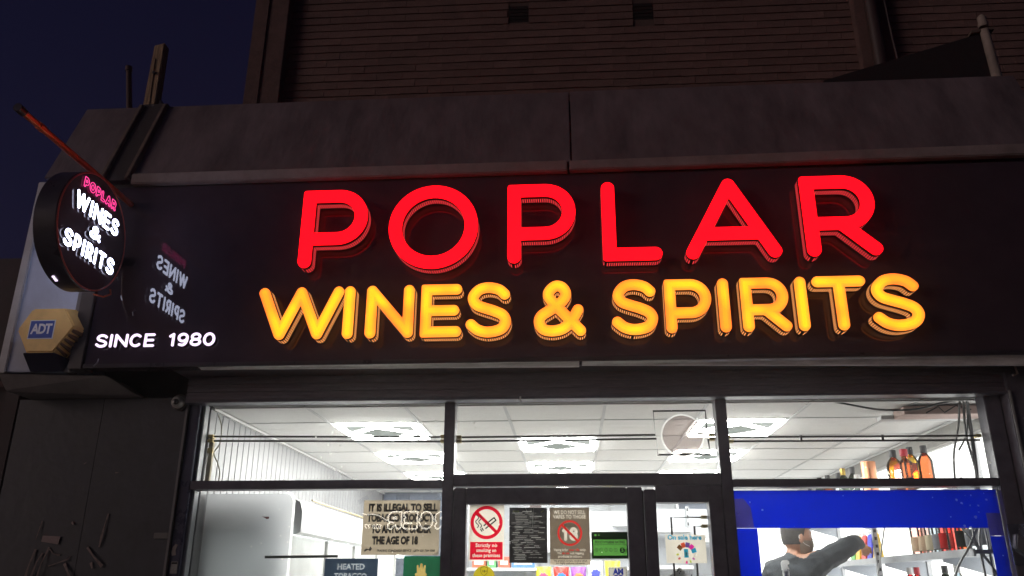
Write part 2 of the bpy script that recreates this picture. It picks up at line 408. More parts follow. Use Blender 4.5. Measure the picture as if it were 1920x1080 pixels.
def resample(lp, step):
    P = [np.array(p) for p in lp]; out = []; carry = 0.
    for a, b in zip(P, P[1:]+P[:1]):
        d = b-a; l = math.hypot(*d)
        if l < 1e-9: continue
        d /= l; t = step-carry
        while t <= l: out.append((a+d*t, d)); t += step
        carry = l-(t-step)
    return out

# ------------------------------------------------------------------ ground
struct('road', MB().box(-40, 40, -40, 1.0, -.30, -.13), ASPH)
struct('pavement', MB().box(-40, 40, 1.13, 4.6, -.30, 0.), PAVE)
struct('kerb', MB().box(-40, 40, 1.0, 1.127, -.30, -.004), mat('kerb granite', (.28, .27, .26), .8, var=.2, scale=40))
struct('far_pavement', MB().box(-40, 40, -13, -6.2, -.13, -.004), PAVE)
struct('ground', MB().box(-42, 42, -42, 42, -.8, -.302), ASPH)
struct('shop_floor', MB().box(-2.3, 2.6, 4.603, 9.7, -.2, .02), mat('floor vinyl', (.52, .51, .49), .4, var=.1))

# ------------------------------------------------------------------ the shop building: parapet, upper brick wall, flank walls
bld = thing('shop_building', (0, 5, 0), 'dark brown brick building with grey leaning parapet above the lit shop sign', 'building')
# parapet leans back from (4.30, 3.94) to (4.57, 4.60)
def par(x0, x1, name='parapet_panel', lift=0., m=GREYSHEET, z0=3.945, z1=4.60):
    f = lambda z: 4.30+(z-3.94)*.409-lift
    return obj(name, MB().hexa([(x0, f(z0), z0), (x1, f(z0), z0), (x1, f(z0)+.06+lift, z0), (x0, f(z0)+.06+lift, z0), (x0, f(z1), z1), (x1, f(z1), z1), (x1, f(z1)+.06+lift, z1), (x0, f(z1)+.06+lift, z1)]), m, bld, bevel=.004)
par(-3.18, -2.792); par(-2.618, .040, z1=4.598); par(.048, 2.80, z1=4.603)
obj('parapet_core', MB().box(-3.17, 2.79, 4.66, 5.9, 3.9, 4.59), mat('flat roof felt', (.05, .05, .05), .9, var=.3), bld)
# end flashing and dark channel between the two shops
fz = lambda z: 4.30+(z-3.94)*.409
obj('channel', MB().hexa([(-2.785, fz(3.9)-.01, 3.9), (-2.625, fz(3.9)-.01, 3.9), (-2.625, fz(3.9)+.05, 3.9), (-2.785, fz(3.9)+.05, 3.9), (-2.785, fz(4.62)-.01, 4.62), (-2.625, fz(4.62)-.01, 4.62), (-2.625, fz(4.62)+.05, 4.62), (-2.785, fz(4.62)+.05, 4.62)]), mat('dark flashing', (.045, .036, .036), .7, var=.3), bld)
for x in (-2.80, -2.64):
    par(x, x+.028, 'flashing_edge', .035, mat('flashing edge paint', (.16, .115, .09), .7, var=.35, scale=14), 3.9, 4.60)
obj('edge_trim', MB().box(-2.60, .02, 4.262, 4.31, 3.868, 3.937), TRIM, bld, bevel=.006)
obj('edge_trim', MB().hexa([(.03, 4.258, 3.870), (2.95, 4.258, 3.885), (2.95, 4.31, 3.885), (.03, 4.31, 3.870), (.03, 4.258, 3.932), (2.95, 4.258, 3.955), (2.95, 4.31, 3.955), (.03, 4.31, 3.932)]), TRIM, bld, bevel=.006)
# upper wall with bricks laid in stretcher bond
WY = 5.95
upper = obj('upper_wall', MB().box(-2.70, 4.4, WY+.011, WY+.5, 4.3, 8.2), MORTAR, bld)
bl, bh, bd = .2225, .063, .1025
def brick_mesh(k):
    m = MB().box(-bl/2, bl/2, 0, bd, -bh/2, bh/2)
    rnd = random.Random(k)
    m.v = [(x+rnd.uniform(-.0015, .0005), y+rnd.uniform(-.0015, .0015), z+rnd.uniform(-.0025, .0025)) for x, y, z in m.v]
    me = bpy.data.meshes.new('brick'); me.from_pydata(m.v, [], m.f); me.materials.append(BRICK); return me
bmeshes = [brick_mesh(k) for k in range(6)]
vents = [(-.37, 6.32), (.71, 6.295)]
rest = MB(); count = 0
uo = origin(upper)
for row in range(0, 38):
    z = 5.32+row*.075+bh/2
    off = (.1125 if row % 2 else 0)
    k = 0
    while True:
        x = -2.27-.225+off+k*.225; k += 1
        if x > 4.25: break
        hit = [v for v in vents if abs(z-v[1]) < .085+bh/2+.008 and abs(x-v[0]) < .085+bl/2+.006]
        jx, jy, jz = random.uniform(-.001, .001), WY+random.uniform(-.0015, .0015), z+random.uniform(-.0012, .0012)
        if not hit and -2.4 < x < 3.5 and 1 <= row <= 12 and count < 300:
            o = link('brick', bmeshes[random.randrange(6)], upper); o.location = (x+jx-uo.x, jy-uo.y, jz-uo.z); count += 1
            continue
        a, b = x+jx-bl/2, x+jx+bl/2
        if hit:                                                       # cut to fit beside the air brick
            vx = hit[0][0]
            if x < vx: b = min(b, vx-.091)
            else: a = max(a, vx+.091)
            if b-a < .02: continue
        rest.box(a, b, jy, jy+bd, jz-bh/2, jz+bh/2)
tag(obj('brickwork', rest, BRICK, upper), kind='stuff')
for vx, vz in vents:
    v = obj('air_brick', MB().box(vx-.085, vx+.085, WY+.0085, WY+.05, vz-.085, vz+.085), mat('vent black', (.006, .005, .007), .9), bld)
    for q in range(4): obj('slat', MB().box(vx-.078, vx+.078, WY+.002, WY+.008, vz-.060+q*.036, vz-.052+q*.036), mat('vent black', (.006, .005, .007), .9), v)
obj('pier', MB().box(-2.71, -2.40, WY-.09, WY+.4, 4.3, 8.2), PIERM, bld, bevel=.006)
obj('pier_edge', MB().box(-2.63, -2.58, WY-.105, WY-.092, 4.3, 8.2), PIERM, bld)
obj('pier', MB().box(2.45, 2.72, WY-.08, WY+.4, 4.3, 8.2), PIERM, bld, bevel=.006)
obj('downpipe', MB().tube([(2.56, WY-.14, 4.4), (2.56, WY-.14, 8.2)], .05, 12), mat('pipe paint dark', (.05, .032, .03), .5), bld, smooth=True)
obj('cable', MB().tube([(2.72, WY-.10, 5.5), (2.70, WY-.1, 6.0), (2.69, WY-.1, 6.6), (2.70, WY-.1, 7.4)], .006, 6), mat('cable grey', (.22, .18, .17), .6), bld)
obj('roof_coping', MB().box(-2.78, 4.45, WY-.12, WY+.55, 8.2, 8.3), TRIM, bld)
obj('side_wall', MB().box(-2.68, -2.40, WY+.42, 11., 2.8, 8.2), PIERM, bld)
# ground floor walls round the shop
obj('flank_wall', MB().box(-3.17, -2.20, 4.70, 9.6, 0, 3.9), mat('dark render', (.06, .058, .056), .8, var=.3), bld)
obj('flank_wall', MB().box(2.56, 3.3, 4.70, 9.6, 0, 3.9), mat('dark render', (.06, .058, .056), .8, var=.3), bld)
obj('roof_slab', MB().box(-2.25, 2.56, 4.72, 9.6, 2.75, 3.9), mat('dark render', (.06, .058, .056), .8, var=.3), bld)
obj('back_wall', MB().box(-3.17, 3.3, 9.61, 9.8, 0, 3.9), mat('dark render', (.06, .058, .056), .8, var=.3), bld)

# pale pilaster panel beside the sign, with corbel
pil = thing('pilaster_panel', (-2.98, 4.4, 2.7), 'pale grey panel at the left end of the shop sign, carrying the alarm box', 'pilaster')
obj('panel', MB().box(-3.20, -2.80, 4.335, 4.69, 2.735, 3.92), PILWHITE, pil, bevel=.006)
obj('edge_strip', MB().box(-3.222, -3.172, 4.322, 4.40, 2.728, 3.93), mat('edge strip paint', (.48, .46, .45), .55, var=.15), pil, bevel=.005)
obj('edge_strip', MB().box(-2.832, -2.79, 4.325, 4.40, 2.728, 3.93), mat('dark strip paint', (.16, .15, .15), .6, var=.2), pil, bevel=.005)  # right hand strip is painted a darker grey
obj('corbel', MB().hexa([(-3.20, 4.40, 2.64), (-2.5, 4.56, 2.64), (-2.5, 4.69, 2.64), (-3.20, 4.69, 2.64), (-3.215, 4.325, 2.724), (-2.62, 4.40, 2.724), (-2.62, 4.69, 2.724), (-3.215, 4.69, 2.724)]), mat('corbel paint', (.30, .27, .26), .7, var=.25, scale=5), pil, bevel=.006)

# ------------------------------------------------------------------ fascia sign
sg = thing('fascia_sign', (-.2, 4.3, 2.75), 'long glossy black shop sign with lit red and amber letters reading POPLAR WINES & SPIRITS', 'shop sign')
obj('sign_panel', MB().box(-2.70, 3.05, 4.30, 4.40, 2.745, 3.862), GLOSS, sg, bevel=.004)
obj('sign_edge', MB().box(-2.785, -2.704, 4.285, 4.41, 2.735, 3.865), mat('sign end cap', (.06, .05, .05), .5), sg, bevel=.004)
obj('bottom_lip', MB().box(-2.70, 3.05, 4.29, 4.299, 2.740, 2.762), mat('lip black', (.03, .026, .03), .3), sg)
FY = 4.20
def sign_letter(ch, x0, x1, z0, z1, r, face, slot, label, ya=FY, yb=4.288, pitch=.0125, slots=True, fd=.012):
    W, H = x1-x0, z1-z0; loops = outline(ch, W, H, r)
    to3 = lambda u, v, d: (x0+u, d, z0+v)
    ob = obj('letter', MB().prism(loops, to3, ya+fd, yb), RETURN, sg); ob['label'] = label
    ri = r*.93 if slots else r
    obj('face', MB().prism(outline(ch, W, H, r), to3, ya, ya+fd-.0005), face, ob)
    if face is AMBFACE:                                         # the acrylic glows brighter along the middle of each stroke
        gl, bx_ = glyph(ch, W, H, r)
        for f_, mm, dd in ((.72, AMBMID, .0008), (.42, AMBCORE, .0016)):
            obj('glow_band', MB().prism(outline(ch, W, H, r, 5, f_), to3, ya-dd, ya-dd+.0006), mm, ob)
    if slots:
        m = MB(); d0, d1 = ya+fd+(yb-ya)*.28, yb-(yb-ya)*.06
        for lp in loops:
            for p, d in resample(lp, pitch):
                nrm = np.array((d[1], -d[0]))*.0012; a, b = p-d*pitch*.20+nrm, p+d*pitch*.20+nrm
                m.quad(to3(a[0], a[1], d0), to3(b[0], b[1], d0), to3(b[0], b[1], d1), to3(a[0], a[1], d1))
        tag(obj('slot_lights', m, slot, ob), kind='stuff')
    return ob
for ch, a, b, o in (('P', -1.502, -1.122, 0), ('O', -.995, -.490, .022), ('P', -.322, .058, 0), ('L', .205, .525, 0), ('A', .655, 1.165, 0), ('R', 1.300, 1.695, 0)):
    sign_letter(ch, a, b, 3.277-o, 3.752+o*.5, .0365, REDFACE, REDSLOT, 'red lit letter ' + ch)
for ch, a, b, o in (('W', -1.700, -1.225, 0), ('I', -1.222, -1.158, 0), ('N', -1.094, -.832, 0), ('E', -.792, -.570, 0), ('S', -.545, -.302, .006), ('&', -.178, .098, .006),
                    ('S', .238, .480, .006), ('P', .522, .766, 0), ('I', .800, .864, 0), ('R', .922, 1.172, 0), ('I', 1.205, 1.269, 0), ('T', 1.300, 1.575, 0), ('S', 1.592, 1.850, .008)):
    sign_letter(ch, a, b, 2.860-o, 3.158+o, .0285, AMBFACE, AMBSLOT, 'amber lit ' + ('ampersand' if ch == '&' else 'letter ' + ch), pitch=.0118)
x = -2.642
for word in ('SINCE', '1980'):
    for ch in word:
        wd = {'I': .022, 'N': .076, 'S': .066, 'C': .074, 'E': .060, '1': .044, '9': .062, '8': .064, '0': .068}[ch]
        sign_letter(ch, x, x+wd, 2.853, 2.930, .0070, WHITEFACE, None, 'small white lit character ' + ch, ya=4.276, yb=4.292, slots=False, fd=.005)
        x += wd+.0105
    x = -2.225
# thin bright wire ends hanging on the panel and below it
for pts in ([(-2.45, 4.29, 3.075), (-2.452, 4.27, 3.055), (-2.445, 4.268, 3.035)], [(-2.615, 4.288, 2.790), (-2.61, 4.275, 2.765), (-2.625, 4.27, 2.742)]):
    obj('wire_end', MB().tube(pts, .0035, 6), STEEL, sg)

# soffit strips under the sign, lit from the shop
def soff(xa, za, xb, zb, label):
    m = MB().hexa([(xa, 4.345, za), (xb, 4.345, zb), (xb, 4.365, zb), (xa, 4.365, za), (xa, 4.318, 2.743), (xb, 4.318, 2.743), (xb, 4.365, 2.743), (xa, 4.365, 2.743)])
    return tag(obj('soffit_strip', m, mat('soffit pale metal', (.80, .77, .75), .4, metal=.2, var=.3, scale=5, stretch=(1, 6, 6)), bevel=.001), label, 'trim strip', 'soffit strips under the shop sign')
soff(-2.05, 2.738, .06, 2.722, 'thin pale metal strip under the left half of the shop sign')
soff(.075, 2.730, 2.95, 2.686, 'tapering pale metal strip under the right half of the shop sign')

# roller shutter box
sb = thing('shutter_box', (0, 4.55, 2.6), 'dark roller shutter housing between the shop sign and the windows', 'shutter')
for k in range(6):
    obj('slat', MB().box(-2.20, 2.50, 4.535+.004*(k % 2), 4.62, 2.606+k*.0225, 2.627+k*.0225), BOXBLK, sb, bevel=.003)
obj('bottom_rail', MB().box(-2.20, 2.50, 4.528, 4.62, 2.588, 2.603), BLACK, sb, bevel=.003)
obj('housing', MB().box(-2.22, 2.6, 4.64, 4.70, 2.65, 2.9), BOXBLK, sb)
obj('housing_top', MB().box(-2.24, 2.6, 4.42, 4.638, 2.75, 2.9), BOXBLK, sb)
obj('pull_hook', MB().tube([(-.27, 4.522, 2.60), (-.27, 4.520, 2.575), (-.262, 4.520, 2.565)], .005, 8), STEEL, sb)
obj('bracket', MB().tube([(2.395, 4.49, 2.75), (2.405, 4.49, 2.685), (2.372, 4.475, 2.672)], .0055, 6), mat('rust pink steel', (.45, .33, .30), .5), sb)

# ------------------------------------------------------------------ round projecting sign
DX, DY_, DZ, DR = -2.515, 3.871, 3.377, .32
ds = thing('projecting_sign', (DX-.065, 4.28, DZ), 'round black projecting sign with white and pink neon lettering on the left', 'projecting sign')
BLKPL = mat('black sign case', (.035, .028, .034), .3, var=.2)
obj('case', MB().lathe([(DR-.012, -.132), (DR, -.122), (DR, -.010), (DR-.006, -.004)], 72, (DX, DY_, DZ), 'x'), BLKPL, ds, smooth=True)
obj('face_panel', MB().lathe([(DR-.012, -.006), (DR-.012, .000)], 72, (DX, DY_, DZ), 'x'), GLOSS, ds)
obj('rim', MB().tube([(DX-.001, DY_+(DR-.006)*math.cos(t), DZ+(DR-.006)*math.sin(t)) for t in np.linspace(0, 2*math.pi, 72, endpoint=False)], .0045, 6, closed=True), mat('red brown rim', (.42, .085, .06), .35), ds, smooth=True)
obj('arm', MB().box(DX-.105, DX-.065, DY_+DR-.03, 4.298, DZ-.03, DZ+.03), BLKPL, ds, bevel=.003)
def disc_word(word, widths, ycen, z0, z1, r, gap, m, label, neon=False):
    tot = sum(widths)+gap*(len(word)-1)
    for side in (0, 1):                                        # the sign is lit on both faces
        u0 = -tot/2
        for ch, wd in zip(word, widths):
            loops = outline(ch, wd, z1-z0, r)
            to3 = (lambda u, v, d: (DX+d, ycen+u0+u, z0+v)) if side == 0 else (lambda u, v, d: (DX-.132-d, 2*DY_-ycen-u0-u, z0+v))
            mb = MB()
            if neon:
                for lp in loops: mb.tube([to3(u, v, .008) for u, v in lp], .0019, 5, closed=True)
                o = obj('letter', mb, m, ds)
            else:
                o = obj('letter', mb.prism(loops, to3, .001, .0115), RETURN, ds)
                obj('face', MB().prism(loops, to3, .012, .015), m, o)
            o['label'] = label + ch + (' facing the shop' if side == 0 else ' on the far face')
            u0 += wd+gap
WD = {'P': .058, 'O': .074, 'L': .046, 'A': .066, 'R': .058, 'W': .112, 'I': .022, 'N': .078, 'E': .064, 'S': .070, 'T': .070, '&': .095}
disc_word('POPLAR', [.040, .052, .040, .034, .048, .042], 3.860, 3.566, 3.622, .0070, .011, PINK, 'pink neon outline letter ', True)
disc_word('WINES', [WD[c] for c in 'WINES'], 3.862, 3.430, 3.524, .0085, .0165, DISCWHITE, 'white neon letter ')
disc_word('&', [.10], 3.872, 3.332, 3.404, .0080, 0, DISCWHITE, 'white neon ampersand ')
disc_word('SPIRITS', [WD[c] for c in 'SPIRITS'], 3.855, 3.206, 3.298, .0085, .0165, DISCWHITE, 'white neon letter ')
for k in range(3):
    a = R(-112+k*2.6); obj('lit_vent', MB().box(DX-.095, DX-.083, DY_+(DR+.001)*math.cos(a)-.004, DY_+(DR+.001)*math.cos(a)+.004, DZ+(DR+.001)*math.sin(a)-.006, DZ+(DR+.001)*math.sin(a)+.002), WHITEFACE, ds)  # light from a vent hole in the rim, added as small glowing blocks
obj('hook', MB().tube([(DX+.002, DY_+.10, DZ-.318), (DX+.01, DY_+.18, DZ-.305), (DX+.015, DY_+.235, DZ-.27), (DX+.012, DY_+.225, DZ-.245)], .005, 6), COPPER, ds, smooth=True)

rod = thing('copper_pole', (-2.585, 4.28, 3.74), 'copper coloured pole sticking out above the round sign', 'pole')
obj('tube', MB().tube([(-2.585, 4.29, 3.742), (-2.585, 3.26, 3.736)], .017, 12), COPPER, rod, smooth=True)
obj('sleeve', MB().tube([(-2.585, 3.42, 3.737), (-2.585, 3.38, 3.737)], .021, 12), COPPER, rod, smooth=True)
obj('end_cap', MB().tube([(-2.585, 3.262, 3.736), (-2.585, 3.215, 3.736)], .022, 12), BLKPL, rod, smooth=True)

# ------------------------------------------------------------------ alarm box
ab = thing('alarm_box', (-2.93, 4.33, 2.93), 'cream six sided alarm box with a blue badge on the pale panel', 'alarm box')
def hexring(y, k, dz=0., cx=-2.915, cz=2.935): return [(cx+k*a, y, cz+dz+k*b) for a, b in ((-.205, .005), (-.125, .155), (.115, .155), (.205, .02), (.085, -.165), (-.105, -.165))]
def frustum(y0, k0, y1, k1, d1=0.):
    m = MB(); m.v = hexring(y0, k0)+hexring(y1, k1, d1); m.f = [tuple(range(6))[::-1], tuple(range(6, 12))]+[(j, (j+1) % 6, 6+(j+1) % 6, 6+j) for j in range(6)]; return m
obj('back_plate', frustum(4.334, .93, 4.318, .93), NAVYPLSHADE, ab)
cov = obj('cover', frustum(4.317, 1.0, 4.225, .80, .012), CREAM, ab, bevel=.008)
obj('shade_underside', MB().hexa([(-3.025, 4.325, 2.730), (-2.825, 4.325, 2.730), (-2.825, 4.333, 2.730), (-3.025, 4.333, 2.730), (-3.015, 4.215, 2.812), (-2.835, 4.215, 2.812), (-2.80, 4.333, 2.80), (-3.05, 4.333, 2.80)]), NAVYPLSHADE, ab, bevel=.004)  # shade on the box underside put into a dark navy colour
for k in range(5):
    t = .12+k*.17; a = Vector((-2.752, 4.232, 2.962)).lerp(Vector((-2.850, 4.232, 2.818)), t); b = Vector((-2.716, 4.302, 2.945)).lerp(Vector((-2.836, 4.302, 2.780)), t)
    obj('louvre', MB().bar(a, b, .012, .022), mat('louvre brown', (.22, .13, .06), .5), cov, bevel=.002)
by = 4.2235
badge = obj('badge', MB().box(-3.012, -2.864, by, by+.006, 2.893, 3.003), BADGEW, ab)
obj('badge_field', MB().rect(-3.007, -2.869, 2.898, 2.998, by-.001), BADGE, badge)
text('lettering', 'ADT', .080, -2.937, 2.948, by-.002, BADGEW, badge, bold=.0030, width=.122, spacing=.86)

# ------------------------------------------------------------------ timbers and roof clutter
wp = thing('timber_post', (-2.80, 4.70, 4.6), 'weathered timber post standing up behind the parapet', 'post')
obj('post', MB().hexa([(-2.855, 4.66, 4.55), (-2.765, 4.66, 4.55), (-2.765, 4.74, 4.55), (-2.855, 4.74, 4.55), (-2.850, 4.665, 5.165), (-2.775, 4.665, 5.185), (-2.775, 4.735, 5.18), (-2.850, 4.735, 5.16)]), OLDWOOD, wp, bevel=.006)
obj('splinter', MB().hexa([(-2.845, 4.655, 4.6), (-2.80, 4.655, 4.6), (-2.80, 4.664, 4.6), (-2.845, 4.664, 4.6), (-2.838, 4.657, 5.0), (-2.822, 4.657, 5.05), (-2.822, 4.664, 5.05), (-2.838, 4.664, 5.0)]), OLDWOOD, wp)
obj('iron_bracket', MB().hexa([(-2.755, 4.68, 4.60), (-2.70, 4.68, 4.60), (-2.70, 4.72, 4.60), (-2.755, 4.72, 4.60), (-2.755, 4.68, 4.73), (-2.735, 4.68, 4.72), (-2.735, 4.72, 4.72), (-2.755, 4.72, 4.73)]), DARKST, wp, bevel=.004)
obj('bolt', MB().lathe([(.012, 0), (.012, .012)], 10, (-2.81, 4.648, 4.93), 'y'), DARKST, wp)
tp = thing('thin_mast', (-2.97, 4.72, 4.6), 'thin dark mast behind the parapet, left of the timber post', 'mast')
obj('mast_tube', MB().tube([(-2.955, 4.72, 4.55), (-3.035, 4.72, 5.0)], [.021, .019], 10), mat('rusty mast', (.06, .028, .022), .7), tp, smooth=True)
obj('mast_cap', MB().tube([(-3.034, 4.72, 4.995), (-3.040, 4.72, 5.03)], .024, 10), mat('rusty mast', (.06, .028, .022), .7), tp, smooth=True)
hd = thing('roof_hood', (2.5, 5.1, 4.6), 'dark sloping hood on the roof edge with a pale post at its tall end', 'roof hood')
DK = mat('dark felt', (.010, .007, .010), .9)
obj('hood', MB().hexa([(1.80, 5.0, 4.86), (2.93, 5.0, 4.86), (2.93, 5.5, 4.86), (1.80, 5.5, 4.86), (1.80, 5.0, 4.90), (2.905, 5.0, 5.235), (2.905, 5.5, 5.235), (1.80, 5.5, 4.90)]), DK, hd, bevel=.006)
obj('hood_base', MB().box(1.80, 2.93, 5.02, 5.48, 4.585, 4.858), DK, hd)
obj('hood_cap', MB().hexa([(2.84, 4.98, 5.225), (3.0, 4.98, 5.25), (3.0, 5.5, 5.25), (2.84, 5.5, 5.225), (2.84, 4.98, 5.245), (3.0, 4.98, 5.275), (3.0, 5.5, 5.275), (2.84, 5.5, 5.245)]), mat('cap timber', (.10, .07, .055), .8), hd)
obj('end_post', MB().tube([(2.955, 4.99, 4.58), (2.935, 4.99, 5.25)], [.036, .03], 10), mat('pale post', (.27, .22, .19), .7, var=.3), hd, smooth=True)
obj('post_finial', MB().lathe([(.030, 0), (.035, .02), (.028, .05), (.030, .08), (.012, .10)], 10, (2.935, 4.99, 5.277)), mat('pale post', (.27, .22, .19), .7), hd, smooth=True)

# ------------------------------------------------------------------ neighbours
nb = thing('neighbour_house', (-7.5, 9, 0), 'dark house in shadow behind the far left edge of the sign', 'house')
obj('wall', MB().box(-11, -4.6, 8.0, 13, 0, 4.2), PIERM, nb)
m = MB(); m.v = [(-11.2, 7.8, 4.2), (-4.4, 7.8, 4.2), (-4.4, 13.2, 4.2), (-11.2, 13.2, 4.2), (-11.2, 10.5, 6.0), (-5.6, 10.5, 6.0)]; m.f = [(0, 1, 5, 4), (1, 2, 5), (2, 3, 4, 5), (3, 0, 4), (0, 3, 2, 1)]
rf = obj('roof', m, mat('slate', (.05, .05, .055), .8, var=.3), nb); obj('chimney', MB().box(-7.2, -6.6, 10.2, 10.8, 5.6, 6.9), PIERM, rf)
for x in (-8.6, -6.4):
    wn = obj('window', MB().box(x, x+1., 7.96, 8.02, 1.2, 2.6), mat('window white', (.4, .4, .4), .5), nb); obj('pane', MB().box(x+.08, x+.92, 7.95, 7.958, 1.28, 2.52), mat('dark pane', (.01, .01, .012), .1), wn)
nl = thing('neighbour_shopfront', (-3.8, 4.8, 0), 'dark closed shopfront left of the boarded wall', 'shopfront')
obj('wall', MB().box(-5.6, -3.26, 4.75, 5.2, 0, 2.75), mat('maroon boarding', (.035, .020, .022), .7, var=.4), nl)
obj('post', MB().box(-3.36, -3.262, 4.62, 4.748, 0, 2.70), mat('maroon boarding', (.035, .020, .022), .7, var=.4), nl, bevel=.006)
obj('rail', MB().box(-5.6, -3.37, 4.66, 4.748, 2.30, 2.42), mat('maroon boarding', (.035, .020, .022), .7, var=.4), nl, bevel=.006)
obj('fascia', MB().box(-5.6, -3.24, 4.50, 4.80, 2.80, 3.5), mat('maroon boarding', (.035, .020, .022), .7, var=.4), nl)
# house across the street with a neon sign that mirrors in the window
op = thing('opposite_building', (0, -10, 0), 'dark building across the street, seen only in reflections', 'building')
obj('wall', MB().box(-12, 9, -12, -9.3, 0, 5.0), PIERM, op)
obj('roof', MB().box(-12.2, 9.2, -12.2, -9.1, 5.0, 5.2), mat('slate', (.05, .05, .055), .8), op)
bs = thing('neon_sign', (-2.7, -9.15, 2.9), 'white outlined neon sign ending in RGER across the street, mirrored in the left window', 'neon sign')
obj('board', MB().box(-5.0, -.9, -9.28, -9.02, 2.45, 3.45), mat('sign board dark', (.012, .012, .012), .9), bs)
bx0 = -3.975
for ch in 'REGR':                                     # from the end of the word back to where it goes dark
    lw = .30; loops = outline(ch, lw, .36, .058)
    mb = MB()
    for lp in loops: mb.tube([(bx0+lw-u, -9.0, 2.775+v) for u, v in lp], .015, 5, closed=True)
    obj('letter', mb, BURG, bs); bx0 += .345
text('phone_number', '020 77', .135, -4.30, 2.82, -9.012, BURG, bs, bold=.002, faceback=True)
sw = MB().tube([(-4.55+.12*k, -9.0, 3.10-.02*math.sin(k*1.7)-.012*k*k*.5) for k in range(7)], .011, 5)
obj('swash', sw, BURG, bs)

# ------------------------------------------------------------------ boarded wall left of the shop, with scraps
bw = thing('boarded_wall', (-2.72, 4.6, 0), 'dark painted boarded wall left of the shop window, with torn paper scraps', 'wall')
for k in range(2):
    obj('board', MB().box(-3.245+k*.52, -3.245+k*.52+.5192, 4.605+.0006*(k % 2), 4.69, 0, 2.635), DARKBOARD, bw, bevel=.0008)
obj('corner_bead', MB().box(-2.216, -2.203, 4.585, 4.604, 0, 2.62), mat('bead grey', (.16, .155, .16), .5), bw)
SCR = mat('scrap paper', (.24, .185, .17), .8, var=.4, scale=30)
def scrap(pts, wd):
    m = MB(); P = [Vector((a, b, c)) for a, b, c in pts]; i0 = 0
    for k, p in enumerate(P):
        d = (P[min(k+1, len(P)-1)]-P[max(k-1, 0)]).normalized(); n = d.cross(Vector((0, 1, 0))).normalized()*wd*(.34-.2*math.sin(k*2.1))
        m.v += [tuple(p-n), tuple(p+n), tuple(p+n+Vector((0, .0015, 0))), tuple(p-n+Vector((0, .0015, 0)))]
    for k in range(len(P)-1):
        a = 4*k
        for j in range(4): m.f.append((a+j, a+(j+1) % 4, a+4+(j+1) % 4, a+4+j))
    return obj('paper_scrap', m, SCR, bw)
yw = 4.600
scrap([(-2.97, yw, 1.79), (-2.985, yw-.012, 1.70), (-3.0, yw-.008, 1.60)], .022)
scrap([(-2.925, yw, 1.77), (-2.945, yw-.01, 1.72), (-2.97, yw-.006, 1.62)], .018)
scrap([(-2.895, yw, 1.80), (-2.915, yw-.015, 1.71), (-2.935, yw-.008, 1.60)], .016)
scrap([(-2.963, yw, 1.94), (-2.975, yw-.01, 1.84)], .008)
scrap([(-2.89, yw, 1.79), (-2.86, yw-.006, 1.765), (-2.825, yw, 1.758)], .010)
scrap([(-2.88, yw, 1.70), (-2.83, yw-.01, 1.715), (-2.775, yw-.006, 1.735), (-2.762, yw, 1.752)], .008)
scrap([(-2.79, yw, 1.715), (-2.755, yw-.015, 1.67), (-2.73, yw-.008, 1.62)], .026)
scrap([(-2.675, yw, 1.80), (-2.625, yw-.01, 1.75), (-2.57, yw-.004, 1.70)], .020)
scrap([(-2.585, yw, 1.98), (-2.592, yw-.004, 1.93), (-2.60, yw-.006, 1.86), (-2.607, yw, 1.80)], .013)
scrap([(-2.64, yw, 1.72), (-2.625, yw-.004, 1.69)], .024)
scrap([(-2.79, yw, 1.935), (-2.775, yw-.004, 1.92)], .020)
scrap([(-2.78, yw, 2.255), (-2.765, yw-.004, 2.262)], .006)
scrap([(-2.585, yw, 2.205), (-2.565, yw-.003, 2.205)], .008)
lp = obj('label_plate', MB().hexa([(-2.945, yw-.003, 1.83), (-2.845, yw-.003, 1.815), (-2.845, yw, 1.815), (-2.945, yw, 1.83), (-2.942, yw-.003, 1.862), (-2.838, yw-.003, 1.857), (-2.838, yw, 1.857), (-2.942, yw, 1.862)]), mat('label pinkish', (.30, .23, .22), .7, var=.15), bw)
obj('latch_plate', MB().box(-2.30, -2.218, yw-.012, yw, 1.845, 1.875).box(-2.29, -2.218, yw-.018, yw-.013, 1.868, 1.876), mat('latch metal', (.15, .145, .14), .4, metal=.4), bw, bevel=.002)
cc = thing('dome_camera', (-2.262, 4.59, 2.6), 'small round security camera above the boarded wall', 'camera')
obj('base', MB().lathe([(.048, 0), (.048, -.012), (.042, -.020)], 24, (-2.262, 4.604, 2.605), 'y'), mat('camera grey', (.10, .10, .10), .4), cc, smooth=True)
obj('dome', MB().lathe([(.036, 0), (.036, -.02), (.031, -.032), (.022, -.040)], 24, (-2.262, 4.584, 2.603), 'y'), mat('camera silver', (.45, .44, .42), .3, metal=.3), cc, smooth=True)
obj('lens', MB().lathe([(.017, 0), (.017, -.006), (.012, -.008)], 20, (-2.260, 4.5435, 2.599), 'y'), mat('lens glass', (.03, .03, .03), .08), cc, smooth=True)

# ------------------------------------------------------------------ shopfront frames and glass
sf = thing('shopfront', (0, 4.65, 0), 'black framed shopfront with three glazed bays lit from inside', 'shopfront')
F0, F1 = 4.60, 4.70
def fr(name, x0, x1, z0, z1, y0=F0, y1=F1, p=sf, m=BLACK): return obj(name, MB().box(x0, x1, y0, y1, z0, z1), m, p, bevel=.004)
NAVY = mat('navy jamb paint', (.055, .055, .095), .3, var=.2)
fr('jamb', -2.198, -2.138, .03, 2.600, m=NAVY)
fr('jamb', 2.258, 2.345, .03, 2.600)
fr('outer_post', 2.35, 2.62, .0, 2.70, 4.52, 4.69)
fr('post_bead', 2.348, 2.362, .0, 2.60, 4.50, 4.518, m=mat('bead grey', (.16, .155, .16), .5))
fr('head_rail', -2.198, 2.345, 2.601, 2.66, 4.612, 4.69)
fr('mullion', -.705, -.645, .03, 2.599)
fr('mullion', .812, .872, .03, 2.599)
